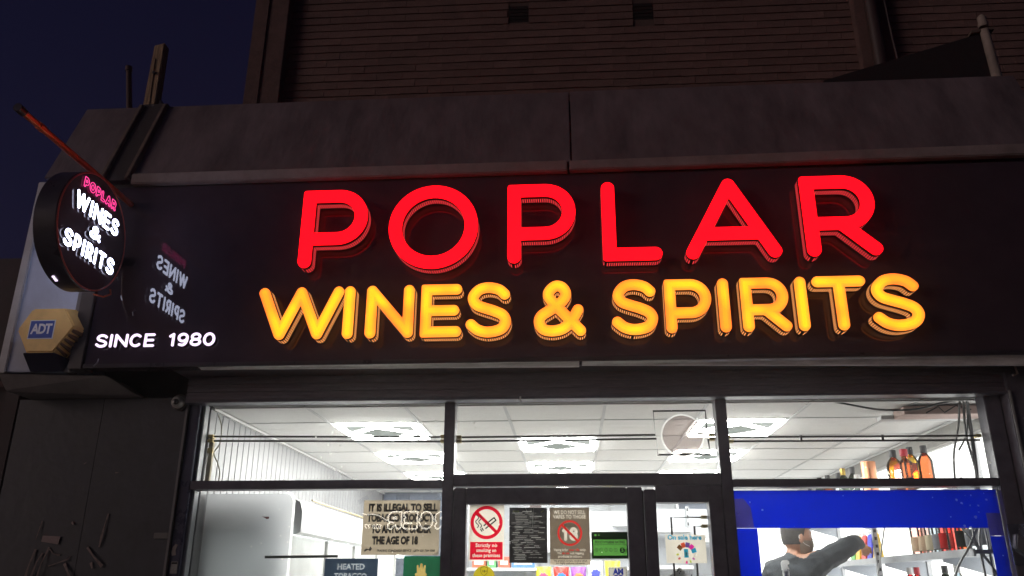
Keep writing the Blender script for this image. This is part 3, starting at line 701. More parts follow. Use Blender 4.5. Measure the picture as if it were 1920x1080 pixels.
fr('transom', -2.137, -.706, 2.110, 2.158); fr('transom', .873, 2.257, 2.110, 2.152); fr('transom', -.644, .811, 2.122, 2.186)
fr('sill', -2.137, -.706, .03, .25); fr('sill', .873, 2.257, .03, .25)
fr('bead', -2.137, -2.118, 2.159, 2.599, 4.63, 4.69, m=mat('bead pale', (.35, .36, .38), .4)); fr('bead', -2.137, -2.118, .26, 2.109, 4.63, 4.69, m=mat('bead pale', (.35, .36, .38), .4))
def pane(x0, x1, z0, z1, p=sf): return obj('pane', MB().rect(x0, x1, z0, z1, 4.648), GLASS, p)
pane(-2.117, -.706, 2.159, 2.600); pane(-.644, .811, 2.187, 2.600); pane(.873, 2.257, 2.153, 2.600)
pane(-2.117, -.706, .251, 2.109); pane(.873, 2.257, .251, 2.109)
# fixed sidelight next to the door
fr('sidelight_stile', .396, .456, .03, 2.10); fr('sidelight_stile', .738, .811, .03, 2.12); fr('sidelight_rail', .457, .737, 2.032, 2.12); fr('sidelight_rail', .457, .737, .03, .30)
pane(.457, .737, .301, 2.031)
obj('gap_light_plate', MB().box(.386, .394, 4.66, 4.69, .03, 2.10), DARKST, sf)
dr = thing('shop_door', (-.12, 4.65, 0), 'black framed glass shop door covered in notices', 'door')
fr('stile', -.640, -.572, .03, 2.112, 4.605, 4.695, dr); fr('stile', .302, .384, .03, 2.112, 4.605, 4.695, dr)
fr('rail', -.571, .301, 2.026, 2.112, 4.605, 4.695, dr); fr('rail', -.571, .301, .03, .26, 4.605, 4.695, dr)
pane(-.571, .301, .261, 2.025, dr)
h = obj('handle', MB().tube([(.335, 4.60, .95), (.335, 4.555, .95), (.335, 4.555, 1.3), (.335, 4.60, 1.3)], .012, 10), STEEL, dr, smooth=True)
# lock plate on the right post
lk = thing('lock_plate', (2.27, 4.5, 1.8), 'shiny metal lock plate with a hasp on the black right post', 'lock')
obj('plate', MB().box(2.245, 2.335, 4.585, 4.597, 1.712, 1.915), mat('bright plate', (.40, .45, .55), .25, metal=.9), lk, bevel=.003)
obj('hasp', MB().hexa([(2.26, 4.56, 1.80), (2.32, 4.56, 1.74), (2.34, 4.58, 1.73), (2.27, 4.58, 1.80), (2.275, 4.56, 1.86), (2.325, 4.56, 1.82), (2.34, 4.58, 1.82), (2.285, 4.58, 1.87)]), STEEL, lk, bevel=.003)
obj('shackle', MB().tube([(2.30, 4.56, 1.80), (2.335, 4.545, 1.83), (2.35, 4.55, 1.80), (2.33, 4.56, 1.76)], .006, 8), STEEL, lk, smooth=True)
obj('hanging_strip', MB().box(2.325, 2.337, 4.56, 4.565, 1.69, 1.76), TRIM, lk)
js = thing('jamb_sticker', (-2.17, 4.598, 1.7), 'small pale sticker on the left window jamb near the bottom', 'sticker')
obj('sheet', MB().box(-2.183, -2.146, 4.5975, 4.599, 1.663, 1.725), mat('sticker pale', (.30, .30, .28), .6, var=.3, scale=60), js); obj('print', MB().rect(-2.180, -2.149, 1.712, 1.722, 4.597), INK, js)
jh = obj('torn_sticker', MB().prism([[(.0, .0), (.022, .004), (.016, .03), (.026, .058), (.012, .062), (-.002, .045), (-.006, .02)]], lambda u, v, d: (-2.185+u, d, 1.755+v), 4.5975, 4.599), mat('torn pale', (.30, .26, .24), .7)); tag(jh, 'curled torn sticker scrap on the left window jamb', 'sticker')

# ------------------------------------------------------------------ security bars behind the upper panes
def bars(name, runs, label, ties=(), clamps=()):
    t = thing(name, runs[0][0], label, 'security bar', 'double security bars behind the upper windows')
    for r0 in runs: obj('rod', MB().tube(r0, .0058, 8), DARKST, t, smooth=True)
    for x, z in ties: obj('tie', MB().box(x-.006, x+.006, 4.715, 4.728, z-.018, z+.018), DARKST, t)
    for x, z in clamps: obj('clamp', MB().box(x-.016, x+.016, 4.702, 4.735, z-.009, z+.009), BRASS, t, bevel=.002)
YB = 4.722
bars('security_bars', [[(-2.12, YB, 2.428), (-.71, YB, 2.412)], [(-2.12, YB, 2.402), (-.71, YB, 2.386)]], 'pair of dark rods behind the upper left window', clamps=((-2.10, 2.427), (-2.10, 2.401), (-.725, 2.413), (-.725, 2.387)))
bars('security_bars', [[(-.645, YB, 2.410), (.485, YB, 2.414), (.480, YB, 2.550), (.775, YB, 2.550), (.775, YB, 2.410), (.812, YB, 2.410)],
                       [(-.645, YB, 2.386), (.490, YB, 2.392), (.492, YB, 2.302), (.785, YB, 2.302), (.778, YB, 2.386), (.812, YB, 2.386)]], 'pair of dark rods bent round a square behind the middle upper window', clamps=((-.635, 2.409), (-.635, 2.386), (.800, 2.411), (.800, 2.386)))
bars('security_bars', [[(.873, YB, 2.398), (2.257, YB, 2.394)], [(.873, YB, 2.374), (2.257, YB, 2.370)]], 'pair of dark rods with two ties behind the upper right window', ties=((1.290, 2.386), (1.735, 2.385)), clamps=((.885, 2.397), (.90, 2.372), (2.245, 2.392)))
bars('security_bars', [[(.735, YB, 1.962), (.545, YB, 1.962), (.545, YB, .9), (.735, YB, .9)], [(.735, YB, 1.915), (.668, YB, 1.915), (.668, YB, .95), (.735, YB, .95)]], 'bent dark rods forming a tall frame behind the sidelight by the door', clamps=((.722, 1.962), (.722, 1.915)))
vd = thing('round_vent', (.63, 4.66, 2.40), 'round pale patch with a white ring on the middle upper window', 'vent')
obj('disc', MB().lathe([(.112, 0), (.112, .003)], 40, (.628, 4.654, 2.398), 'y'), clear('vent tinted sheet', (.86, .81, .80), rough=.15), vd)
obj('ring', MB().ring(.628, 2.398, .110, .119, 4.6535), sheet('vent ring white', (.97, .97, .95), .9), vd)

# ------------------------------------------------------------------ shop interior
XS = [-2.12, -1.56, -.97, -.38, .21, .80, 1.385, 1.98, 2.44]; YS = [4.72, 5.24, 5.86, 6.47, 7.06, 7.68, 8.28, 8.90, 9.45]; CZ = 2.604
ceil = struct('ceiling', MB().box(-2.15, 2.5, 4.705, 9.55, CZ+.05, CZ+.09), CEIL)
lights = {(1, 1), (1, 3), (1, 5), (3, 2), (3, 4), (3, 6), (5, 1), (5, 3), (5, 5)}
for i in range(8):
    for j in range(8):
        if (i, j) in lights: continue
        obj('ceiling_tile', MB().box(XS[i]+.004, XS[i+1]-.004, YS[j]+.004, YS[j+1]-.004, CZ-.001, CZ+.015), CEIL, ceil)
for x in XS[1:-1]: obj('tee_bar', MB().box(x-.009, x+.009, 4.72, 9.45, CZ-.006, CZ-.002), TEE, ceil)
for y in YS[1:-1]: obj('tee_bar', MB().box(-2.12, 2.44, y-.008, y+.008, CZ-.005, CZ-.0025), TEE, ceil)
obj('edge_angle', MB().box(-2.12, -2.10, 4.72, 9.45, CZ-.02, CZ-.007), WHITE, ceil); obj('edge_angle', MB().box(-2.09, 2.44, 4.705, 4.725, CZ-.016, CZ-.007), mat('edge board', (.85, .83, .80), .7, var=.1), ceil)
coln = {1: 'left', 3: 'middle', 5: 'right'}; rown = {0: 'nearest the window', 1: 'second from the window', 2: 'farthest from the window'}
seen = {}
for i, j in sorted(lights):
    k = seen.get(i, 0); seen[i] = k+1
    cx, cy, hx, hy = (XS[i]+XS[i+1])/2, (YS[j]+YS[j+1])/2, (XS[i+1]-XS[i])/2-.012, (YS[j+1]-YS[j])/2-.012
    t = thing('ceiling_light', (cx, cy, CZ), 'square ceiling light with bright diamond pattern, %s column, %s' % (coln[i], rown[k]), 'ceiling light', 'ceiling lights in the shop')
    obj('diffuser', MB().box(cx-hx, cx+hx, cy-hy, cy+hy, CZ-.004, CZ+.010), LEDDIM, t)
    zt = CZ-.011; b = .030
    obj('centre_plate', MB().prism([[(-hx*.66, 0), (0, -hy*.66), (hx*.66, 0), (0, hy*.66)]], lambda u, v, d: (cx+u, cy+v, d), CZ-.0145, CZ-.0065), LEDC, t)
    for p, q in (((-hx+b, -hy+b), (hx-b, -hy+b)), ((hx-b, -hy+b), (hx-b, hy-b)), ((hx-b, hy-b), (-hx+b, hy-b)), ((-hx+b, hy-b), (-hx+b, -hy+b))):
        obj('tube', MB().bar((cx+p[0], cy+p[1], zt), (cx+q[0], cy+q[1], zt), .040, .010), LED, t)
    dm = .80
    for p, q in (((-hx*dm, 0), (0, -hy*dm)), ((0, -hy*dm), (hx*dm, 0)), ((hx*dm, 0), (0, hy*dm)), ((0, hy*dm), (-hx*dm, 0))):
        obj('tube', MB().bar((cx+p[0], cy+p[1], zt-.011), (cx+q[0], cy+q[1], zt-.011), .034, .010), LED, t)
# left wall, boarded
lw_ = struct('left_wall', MB().box(-2.19, -2.135, 4.705, 9.5, 0.03, 2.65), GROOVE)
y = 4.715; k = 0
bme = None
while y < 9.4:
    if bme is None:
        o = obj('wall_board', MB().box(-2.134, -2.122, y+.004, y+.088, .05, 2.60), PVC, lw_, bevel=.003, seg=1); bme = o.data
    else:
        o = link('wall_board', bme, lw_); o.location = (0, y-4.715, 0)
    y += .0925
# back wall with blue-grey tiles on the left part
bkw = struct('back_wall', MB().box(-2.13, 2.5, 9.5, 9.58, .03, 2.65), mat('back wall blue grey', (.22, .25, .31), .5, var=.15, scale=6))
for zi in range(3):
    for xi in range(8):
        obj('wall_tile', MB().box(-2.12+xi*.15, -2.12+xi*.15+.145, 9.488, 9.499, 2.14+zi*.15, 2.285+zi*.15), mat('tile blue grey', (.20, .235, .31), .3, var=.15, objrand=.2), bkw)
# right wall: back-lit white shelf panels between uprights, grey bulkhead above
rw = struct('right_wall', MB().box(2.47, 2.54, 4.705, 9.5, .03, 2.65), WHITE)
BACKLIT = emit('backlit shelf panel', (1., .985, .95), 2.6)
ups = [4.72, 5.20, 6.15, 7.10, 8.05, 9.0, 9.45]
for a, b in zip(ups[:-1], ups[1:]): obj('backlit_panel', MB().box(2.455, 2.468, a+.02, b-.02, .2, 2.47), BACKLIT, rw)
obj('bulkhead', MB().box(2.425, 2.468, 4.72, 9.45, 2.488, 2.60), mat('bulkhead grey', (.34, .33, .31), .7), rw, bevel=.004)
obj('bulkhead_bead', MB().box(2.415, 2.424, 4.72, 9.45, 2.588, 2.600), WHITE, rw)
for y in ups[1:-1]:
    u = obj('upright', MB().box(2.425, 2.453, y-.016, y+.016, .1, 2.487), STEEL, rw)
bkp = obj('backlit_panel', MB().box(1.2, 2.45, 9.47, 9.486, .2, 2.35), BACKLIT, bkw)  # this end of the back wall is made to glow so it comes out white
# brown service beam over the right window
bm_ = thing('ceiling_beam', (2.2, 4.95, 2.55), 'brown boxed beam with loose wires under the ceiling at the right window', 'beam')
obj('beam', MB().box(1.93, 2.41, 4.86, 5.03, 2.545, 2.592), mat('beam brown', (.52, .38, .34), .7, var=.2), bm_, bevel=.004)
obj('beam_ledge', MB().box(1.86, 2.41, 5.034, 5.10, 2.548, 2.572), TEE, bm_)
obj('wire', MB().tube([(2.05, 4.86, 2.55), (2.12, 4.85, 2.585), (2.15, 4.85, 2.55), (2.22, 4.85, 2.59), (2.30, 4.85, 2.565)], .004, 6), DARKST, bm_)

# shelves on the right wall
SHELF = mat('shelf grey', (.42, .45, .50), .4, metal=.2, var=.1)
def shelf(z, label, y0=4.73, y1=9.4, x0=2.13):
    t = thing('wall_shelf', (2.3, y0, z), label, 'shelf', 'shelves on the right wall')
    obj('board', MB().box(x0, 2.423, y0, y1, z-.022, z), SHELF, t, bevel=.002)
    obj('edge_rail', MB().box(x0-.012, x0-.001, y0, y1, z-.034, z+.006), STEEL, t)
    for y in ups[1:-1]:
        obj('bracket', MB().hexa([(x0+.02, y-.006, z-.05), (2.424, y-.006, z-.13), (2.424, y+.006, z-.13), (x0+.02, y+.006, z-.05), (x0+.02, y-.006, z-.024), (2.424, y-.006, z-.024), (2.424, y+.006, z-.024), (x0+.02, y+.006, z-.024)]), SHELF, t)
    return t
shelf(2.165, 'top wall shelf carrying whisky bottles, mostly hidden by the blue band')
shelf(1.795, 'grey wall shelf at head height with red bottles, behind the right window')
shelf(1.44, 'lower wall shelf behind the right window, below the red bottles')
post = thing('shelf_post', (2.08, 6.05, 0), 'grey slotted steel post in front of the right hand shelves', 'post')
obj('post', MB().box(2.055, 2.085, 6.03, 6.06, .02, 1.99), STEEL, post, bevel=.002)
for k in range(18): obj('slot', MB().box(2.062, 2.078, 6.0275, 6.0295, 1.96-k*.05, 1.98-k*.05), INK, post)
obj('knob', MB().ball((2.07, 6.045, 2.0), .022, .022, .02), STEEL, post)

# bottles
def liquid(name, col): return clear(name, col, rough=.05)
def bottle(name, x, y, z, h, r, body, capm, labelm, label, group, neck=.20, shoulder=.22, square=False):
    t = thing(name, (x, y, z), label, 'bottle', group); n = 4 if square else 14; hb = h*(1-neck-shoulder*.5)
    f = MB()
    if square:
        f.hexa([(x-r, y-r, z), (x+r, y-r, z), (x+r, y+r, z), (x-r, y+r, z), (x-r, y-r, z+hb), (x+r, y-r, z+hb), (x+r, y+r, z+hb), (x-r, y+r, z+hb)])
        f.lathe([(r*.95, hb+.001), (r*.35, hb+h*shoulder*.5), (r*.32, h*.88)], 12, (x, y, z))
    else: f.lathe([(r*.92, 0), (r, .008), (r, hb), (r*.86, hb+h*shoulder*.3), (r*.40, hb+h*shoulder*.75), (r*.34, h*.80), (r*.34, h*.88)], n, (x, y, z))
    obj('glass', f, body, t, smooth=not square)
    obj('cap', MB().lathe([(r*.44, 0), (r*.46, .003), (r*.46, h*.15), (r*.42, h*.155)], 12, (x, y, z+h*.86)), capm, t, smooth=True)
    if labelm: obj('paper_label', MB().box(x-r*1.03, x+r*1.03, y-r*1.03, y-r*1.0, z+h*.10, z+h*.40) if square else MB().lathe([(r*1.015, h*.10), (r*1.015, h*.40)], 14, (x, y, z)), labelm, t, smooth=not square)
    return t
AMB = liquid('amber spirit', (.90, .52, .14)); REDL = liquid('red spirit', (.94, .38, .34)); ROSE = liquid('rose spirit', (.96, .74, .68)); CLR = liquid('clear spirit', (.82, .86, .88)); DKG = liquid('dark glass', (.36, .42, .36)); ORG = liquid('orange spirit', (.97, .76, .30)); TAW = liquid('tawny spirit', (.72, .38, .22))
capk = mat('cap dark', (.06, .06, .065), .4); capr = mat('cap red', (.5, .03, .05), .4); capg = mat('cap gold', (.55, .38, .10), .35, metal=.8); capw = mat('cap white', (.7, .7, .7), .5)
lab1 = sheet('label cream', (.75, .66, .5)); lab2 = sheet('label grey', (.42, .42, .45)); lab3 = sheet('label black', (.06, .06, .06)); lab4 = sheet('label red', (.65, .05, .05))
zt = 2.166; G1 = 'bottles on the top shelf'
bottle('bottle', 2.20, 5.66, zt, .295, .056, TAW, capr, None, 'square tawny whisky bottle with a red cap on the top shelf', G1, square=True)
bottle('bottle', 2.20, 5.85, zt, .318, .050, AMB, capk, lab2, 'amber bottle with a dark cap and grey label on the top shelf', G1)
bottle('bottle', 2.28, 5.76, zt, .325, .046, ORG, capk, lab1, 'orange gold bottle with a dark cap between two whisky bottles on the top shelf', G1)
bottle('bottle', 2.33, 5.66, zt, .318, .046, TAW, capk, None, 'brown bottle half hidden behind the red capped whisky bottle', G1)
tn = thing('gift_tube', (2.21, 6.38, zt), 'shiny copper coloured gift tube on the top shelf', 'gift tube')
obj('tube', MB().lathe([(.052, 0), (.052, .30)], 24, (2.21, 6.38, zt)), mat('copper card', (.80, .36, .20), .3, metal=.6, var=.15, stretch=(6, 6, .5)), tn, smooth=True); obj('lid', MB().lathe([(.0525, .3005), (.0525, .318)], 24, (2.21, 6.38, zt)), mat('copper card', (.80, .36, .20), .3, metal=.6), tn, smooth=True)
sp = [(2.19, 6.60, .25, .045, CLR, capw, lab1, 'short pale bottle just behind the copper gift tube'), (2.22, 6.78, .33, .042, DKG, capk, lab3, 'dark green bottle second behind the copper gift tube'), (2.20, 6.95, .34, .045, DKG, capg, lab3, 'dark bottle with a gold cap third behind the copper gift tube'),
      (2.22, 7.15, .33, .045, CLR, capk, lab2, 'clear bottle with a dark cap fourth behind the copper gift tube'), (2.20, 7.38, .34, .045, TAW, capk, lab1, 'brown bottle fifth behind the copper gift tube'), (2.20, 7.62, .35, .045, DKG, capk, lab1, 'dark bottle with a cream label sixth behind the copper gift tube'), (2.20, 7.95, .33, .04, DKG, capk, lab2, 'dark bottle farthest along the top shelf')]
for x, y, hh, r, b, c_, l_, lab in sp: bottle('bottle', x, y, zt, hh, r, b, c_, l_, lab, G1)
zs = 1.796; G2 = 'bottles on the head height shelf'
row = [(4.86, CLR, capk, lab2), (4.98, CLR, capk, lab2), (5.10, TAW, capk, lab3), (5.215, REDL, capr, None), (5.32, REDL, capr, lab4), (5.42, CLR, capk, lab2), (5.53, CLR, capk, lab1), (5.64, ROSE, capg, lab1), (5.76, ROSE, capg, lab1)]
names = ['first clear bottle from the window', 'second clear bottle from the window', 'brown bottle with a black label', 'bright red bottle without a label', 'bright red bottle with a red label', 'clear bottle with a grey label beside the bright red ones', 'clear bottle with a cream label', 'rose coloured bottle second farthest from the window', 'rose coloured bottle farthest from the window']
for (y, b, c_, l_), nme in zip(row, names): bottle('bottle', 2.24, y, zs, .29, .040, b, c_, l_, nme + ' on the head height shelf', G2)
zl = 1.441; G3 = 'bottles on the lower shelf'
for k, (y, b, c_, nme) in enumerate(((5.25, CLR, capw, 'white capped bottle'), (5.42, DKG, capk, 'dark capped green bottle'), (5.85, REDL, capr, 'red capped bottle'), (5.97, REDL, capw, 'red bottle with a white cap'))): bottle('bottle', 2.24, y, zl, .285, .04, b, c_, lab1, nme + ' on the lower shelf at the bottom edge', G3)
# bright packets where the man reaches
pk = [(6.42, (.02, .03, .55), 'blue packet'), (6.55, (.60, .05, .04), 'red packet'), (6.68, (.75, .45, .03), 'yellow packet'), (6.80, (.10, .40, .08), 'green packet'), (6.30, (.80, .55, .08), 'orange packet')]
for y, col, nme in pk:
    t = thing('snack_packet', (2.17, y, 1.796), 'small %s on the shelf by the reaching arm' % nme, 'packet', 'packets by the reaching arm')
    obj('bag', MB().hexa([(2.14, y-.05, 1.797), (2.19, y-.05, 1.797), (2.19, y+.05, 1.797), (2.14, y+.05, 1.797), (2.165, y-.048, 1.97), (2.175, y-.048, 1.97), (2.175, y+.048, 1.97), (2.165, y+.048, 1.97)]), mat('packet '+nme, col, .3, var=.5, scale=22), t, bevel=.008)
    obj('crimp', MB().box(2.167, 2.173, y-.05, y+.05, 1.971, 1.99), mat('crimp silver', (.6, .6, .6), .3, metal=.6), t)

# cables by the right window
cb = [([(2.20, 4.75, 2.60), (2.17, 4.76, 2.45), (2.12, 4.76, 2.30), (2.095, 4.75, 2.14)], .006), ([(2.22, 4.75, 2.60), (2.20, 4.75, 2.40), (2.22, 4.76, 2.2), (2.20, 4.75, 1.98), (2.12, 4.76, 1.82), (2.02, 4.75, 1.68), (1.98, 4.75, 1.5)], .0065), ([(2.235, 4.75, 2.60), (2.225, 4.76, 2.35), (2.205, 4.75, 2.12), (2.15, 4.76, 1.92), (2.16, 4.75, 1.8), (2.22, 4.76, 1.70), (2.28, 4.75, 1.6)], .0055),
      ([(2.15, 4.76, 2.32), (2.21, 4.76, 2.42), (2.24, 4.75, 2.60)], .005), ([(2.25, 4.77, 2.60), (2.235, 4.76, 2.3), (2.22, 4.77, 2.05), (2.215, 4.76, 1.8), (2.22, 4.77, 1.5)], .007), ([(2.21, 4.77, 2.16), (2.20, 4.77, 1.95), (2.17, 4.76, 1.80), (2.18, 4.77, 1.5)], .007), ([(2.05, 4.76, 1.98), (2.12, 4.76, 1.86), (2.20, 4.76, 1.74), (2.25, 4.76, 1.62)], .005)]
cbt = thing('cable_bundle', (2.2, 4.75, 2.6), 'loose bundle of grey cables hanging inside the right window', 'cables')
for p, r in cb: obj('cable', MB().tube(spline([tuple(q) for q in p], 6), r, 6), mat('cable grey mid', (.42, .42, .42), .5, var=.2), cbt, smooth=True)
ch_ = tag(obj('ceiling_cable', MB().tube(spline([(1.48, 4.74, 2.60), (1.57, 4.74, 2.583), (1.75, 4.745, 2.55), (1.95, 4.745, 2.55), (2.10, 4.745, 2.585), (2.2, 4.745, 2.598)], 6), .0055, 6), mat('cable dark', (.03, .03, .03), .5), smooth=True), 'dark cable sagging along the ceiling above the right window', 'cable')
chain = tag(obj('hanging_chain', MB().tube([(1.82, 5.1, 1.97), (1.70, 5.1, 1.55)], .004, 6), mat('chain grey', (.35, .35, .35), .4)), 'thin slanting chain behind the right window, under the blue band', 'chain')

# left window: wires on the wall end
lwv = tag(obj('wall_cable', MB().tube(spline([(-2.105, 4.78, 2.57), (-2.075, 4.78, 2.50), (-2.07, 4.78, 2.40), (-2.10, 4.78, 2.34), (-2.07, 4.78, 2.28), (-2.05, 4.78, 2.22), (-2.06, 4.78, 2.12)], 6), .004, 6), mat('cable pale', (.55, .52, .45), .5), smooth=True), 'thin pale cable looping down beside the upper left window', 'cable')
lst = thing('wall_stub', (-2.1, 4.76, 2.3), 'rough timber batten at the left edge of the upper left window', 'batten')
obj('batten', MB().box(-2.115, -2.09, 4.73, 4.755, 2.17, 2.44), mat('raw timber', (.50, .43, .30), .8, var=.3, scale=20), lst, bevel=.002); obj('clip', MB().box(-2.118, -2.085, 4.724, 4.7285, 2.33, 2.36), BRASS, lst)

# refrigerated cabinet along the left wall
fg = thing('fridge_cabinet', (-1.85, 4.8, 0), 'tall white open fridge cabinet with a grey rounded end panel at the left window', 'fridge')
cr = .055; zt2 = 2.118
loop = [(-2.115, .03), (-1.588, .03)] + [(-1.612-cr+.024+cr*math.cos(R(a)), zt2-cr+cr*math.sin(R(a))) for a in range(0, 91, 10)] + [(-2.115, zt2-.012)]
inn0 = lambda q: (q[0]-.014, q[1]) if q[1] < zt2-.055 else (q[0]-.014*max(0., min(1., (q[0]+1.665)/.07)), q[1]-.012)
ep = obj('end_panel', MB().poly([loop[0]]+[inn0(q) for q in loop[1:-1]]+[loop[-1]], 4.80), sheet('end panel plastic', (.60, .61, .63), .7, var=.05, scale=2), fg)
tm_ = MB(); inn = inn0
for (qa, qb) in zip(loop[1:-2], loop[2:-1]): tm_.poly([qa, qb, inn(qb), inn(qa)], 4.799)
obj('end_trim', tm_, sheet('trim white', (.96, .96, .96), .9), ep)
obj('mark', MB().prism([[(0, .012), (.045, .012), (.045, 0), (.03, -.002), (.02, .006)]], lambda u, v, d: (-1.78+u, d, 1.965+v), 4.7975, 4.7995), mat('mark red', (.10, .012, .012), .6), ep)
obj('canopy', MB().prism([[(-2.10, 2.10), (-1.66, 2.10), (-1.60, 2.07), (-1.585, 2.02), (-1.585, 1.90), (-1.62, 1.885), (-2.10, 1.885)]], lambda u, v, d: (u, d, v), 4.93, 8.6), mat('canopy white', (.82, .83, .84), .25), fg)
obj('canopy_light', MB().box(-1.72, -1.64, 4.9, 8.5, 1.868, 1.882), emit('fridge light', (.95, 1., 1.), 5.), fg)
obj('back_panel', MB().box(-2.11, -2.06, 4.852, 8.6, .1, 1.884), WHITE, fg)
obj('base', MB().box(-2.11, -1.56, 4.852, 8.6, .03, .35), WHITE, fg)
for k, y in enumerate((5.58, 6.3, 7.05, 7.8)):
    obj('night_blind', MB().box(-1.632, -1.618, y-.70 if k else 4.86, y-.012, .36, 1.88), sheet('blind white', (.86, .87, .86), .4), fg)
    obj('divider', MB().box(-1.636, -1.60, y-.009, y+.003, .36, 1.882), TEE, fg)
obj('edge_tape', MB().tube([(-1.60, 5.15, 2.102), (-1.64, 5.5, 2.112), (-1.60, 6.2, 2.10), (-1.59, 6.9, 2.095)], .006, 6), mat('tape yellow', (.50, .40, .20), .5), fg)
rb = tag(obj('display_rail', MB().bar((-1.70, 4.70, 1.752), (-1.29, 4.70, 1.757), .010, .014), mat('rail dark green', (.03, .035, .03), .4)), 'thin dark rail crossing the lower left window in front of the grey panel', 'rail')

# shelving on the back wall
WHSH = mat('shelf white', (.74, .75, .77), .4, var=.05)
gd = thing('back_shelving', (0, 9.3, 0), 'pale grey shelving unit on the back wall, seen through the door', 'shelving')
obj('back_panel', MB().box(-1.15, 1.18, 9.44, 9.46, .03, 2.48), mat('panel grey', (.46, .48, .51), .5, var=.06), gd)
for x in (-1.14, -.35, .42, 1.16): obj('upright', MB().box(x-.015, x+.015, 9.42, 9.438, .03, 2.48), STEEL, gd)
for x0, x1, z in ((-1.12, -.37, 1.79), (-.33, .40, 1.58), (.44, 1.14, 2.24), (.44, 1.14, 1.80), (-1.12, -.37, 1.40), (.44, 1.14, 1.40), (-.33, .40, 1.2)):
    obj('shelf', MB().box(x0, x1, 9.06, 9.419, z-.03, z), WHSH, gd, bevel=.003)
obj('white_board', MB().box(-.30, .62, 9.30, 9.32, 1.95, 2.38), mat('board pale', (.60, .62, .65), .4), gd)
cols = [((.78, .68, .05), (.75, .10, .25)), ((.62, .04, .03), (.05, .25, .65)), ((.30, .08, .42), (.85, .30, .10)), ((.72, .74, .80), (.08, .10, .45)), ((.85, .70, .05), (.65, .05, .05))]
bl_ = ['yellow crisp bag with a pink flash', 'red crisp bag with a blue flash', 'purple crisp bag with an orange flash', 'silver white crisp bag with a blue flash', 'bright yellow crisp bag with a red flash']
BX = [-.30, -.115, .065, .24, .42]
for k, ((c1, c2), x) in enumerate(zip(cols, BX)):
    zb, zt_ = 1.582, 1.80+(.06 if k > 2 else 0)
    t = thing('crisp_bag', (x, 8.98, zb), bl_[k] + ' on the back shelf', 'crisp bag', 'crisp bags seen through the door')
    m = MB(); n = 7
    for j in range(n+1):
        v = j/n; wv = .082*(1-.10*math.sin(v*math.pi)); th = .006+.045*math.sin(v*math.pi)
        for a in range(8):
            q = 2*math.pi*a/8; m.v.append((x+wv*math.cos(q)*(1+.04*math.sin(5*v+a)), 9.10+th*math.sin(q), zb+(zt_-zb)*v))
    for j in range(n):
        for a in range(8): m.f.append((j*8+a, j*8+(a+1) % 8, (j+1)*8+(a+1) % 8, (j+1)*8+a))
    m.f.append(tuple(range(8))); m.f.append(tuple(range(n*8, n*8+8)))
    obj('bag', m, mat('bag %d' % k, c1, .25, var=.35, scale=18), t, smooth=True)
    obj('flash', MB().prism([[(.055*math.cos(R(a))*(1 if i % 2 else .75), .045*math.sin(R(a))*(1 if i % 2 else .75)) for i, a in enumerate(range(0, 360, 24))]], lambda u, v, d: (x+u, d, zb+(zt_-zb)*.55+v), 9.045, 9.05), mat('flash %d' % k, c2, .3, var=.2), t)
bxs = [(-1.05, .15, (.70, .20, .10), 'orange'), (-.89, .10, (.15, .45, .18), 'green'), (-.775, .13, (.70, .16, .10), 'red'), (-.63, .24, (.12, .28, .60), 'blue')]
for x, wd, col, nme in bxs:
    t = thing('sweet_box', (x+wd/2, 9.2, 1.791), 'small %s carton on the back shelf at the left of the door' % nme, 'carton', 'cartons on the back shelf')
    obj('carton', MB().box(x, x+wd-.008, 9.08, 9.25, 1.792, 1.90), mat('carton '+nme, col, .5, var=.35, scale=25), t, bevel=.003); obj('print', MB().rect(x+.02, x+wd-.03, 1.82, 1.86, 9.078), WHSH, t)
rk = thing('goods_rack', (.6, 7.4, 0), 'grey slotted shelf rack behind the sidelight by the door', 'rack')
obj('back_panel', MB().box(.60, 1.40, 7.44, 7.46, .03, 2.24), mat('panel grey', (.46, .48, .51), .5, var=.06), rk)
obj('upright', MB().box(.985, 1.01, 7.41, 7.438, .03, 2.26), STEEL, rk)
for k in range(16): obj('slot', MB().box(.993, 1.002, 7.4075, 7.409, 2.22-k*.06, 2.245-k*.06), INK, rk)
for x0, x1, z in ((.60, .98, 2.06), (1.015, 1.40, 1.98), (.60, .98, 1.77), (1.015, 1.40, 1.66)): obj('shelf', MB().box(x0, x1, 7.12, 7.405, z-.03, z), WHSH, rk, bevel=.003)
sk = thing('socket_plate', (.66, 4.78, 1.68), 'tilted white double socket hanging behind the sidelight', 'socket')
obj('plate', MB().prism([[(.525, 1.660), (.580, 1.705), (.615, 1.675), (.560, 1.628)]], lambda u, v, d: (u, d, v), 4.775, 4.785), WHITE, sk)
for u, v in ((.568, 1.684), (.578, 1.674), (.575, 1.690), (.585, 1.682)): obj('hole', MB().rect(u-.003, u+.003, v-.003, v+.003, 4.774), INK, sk)

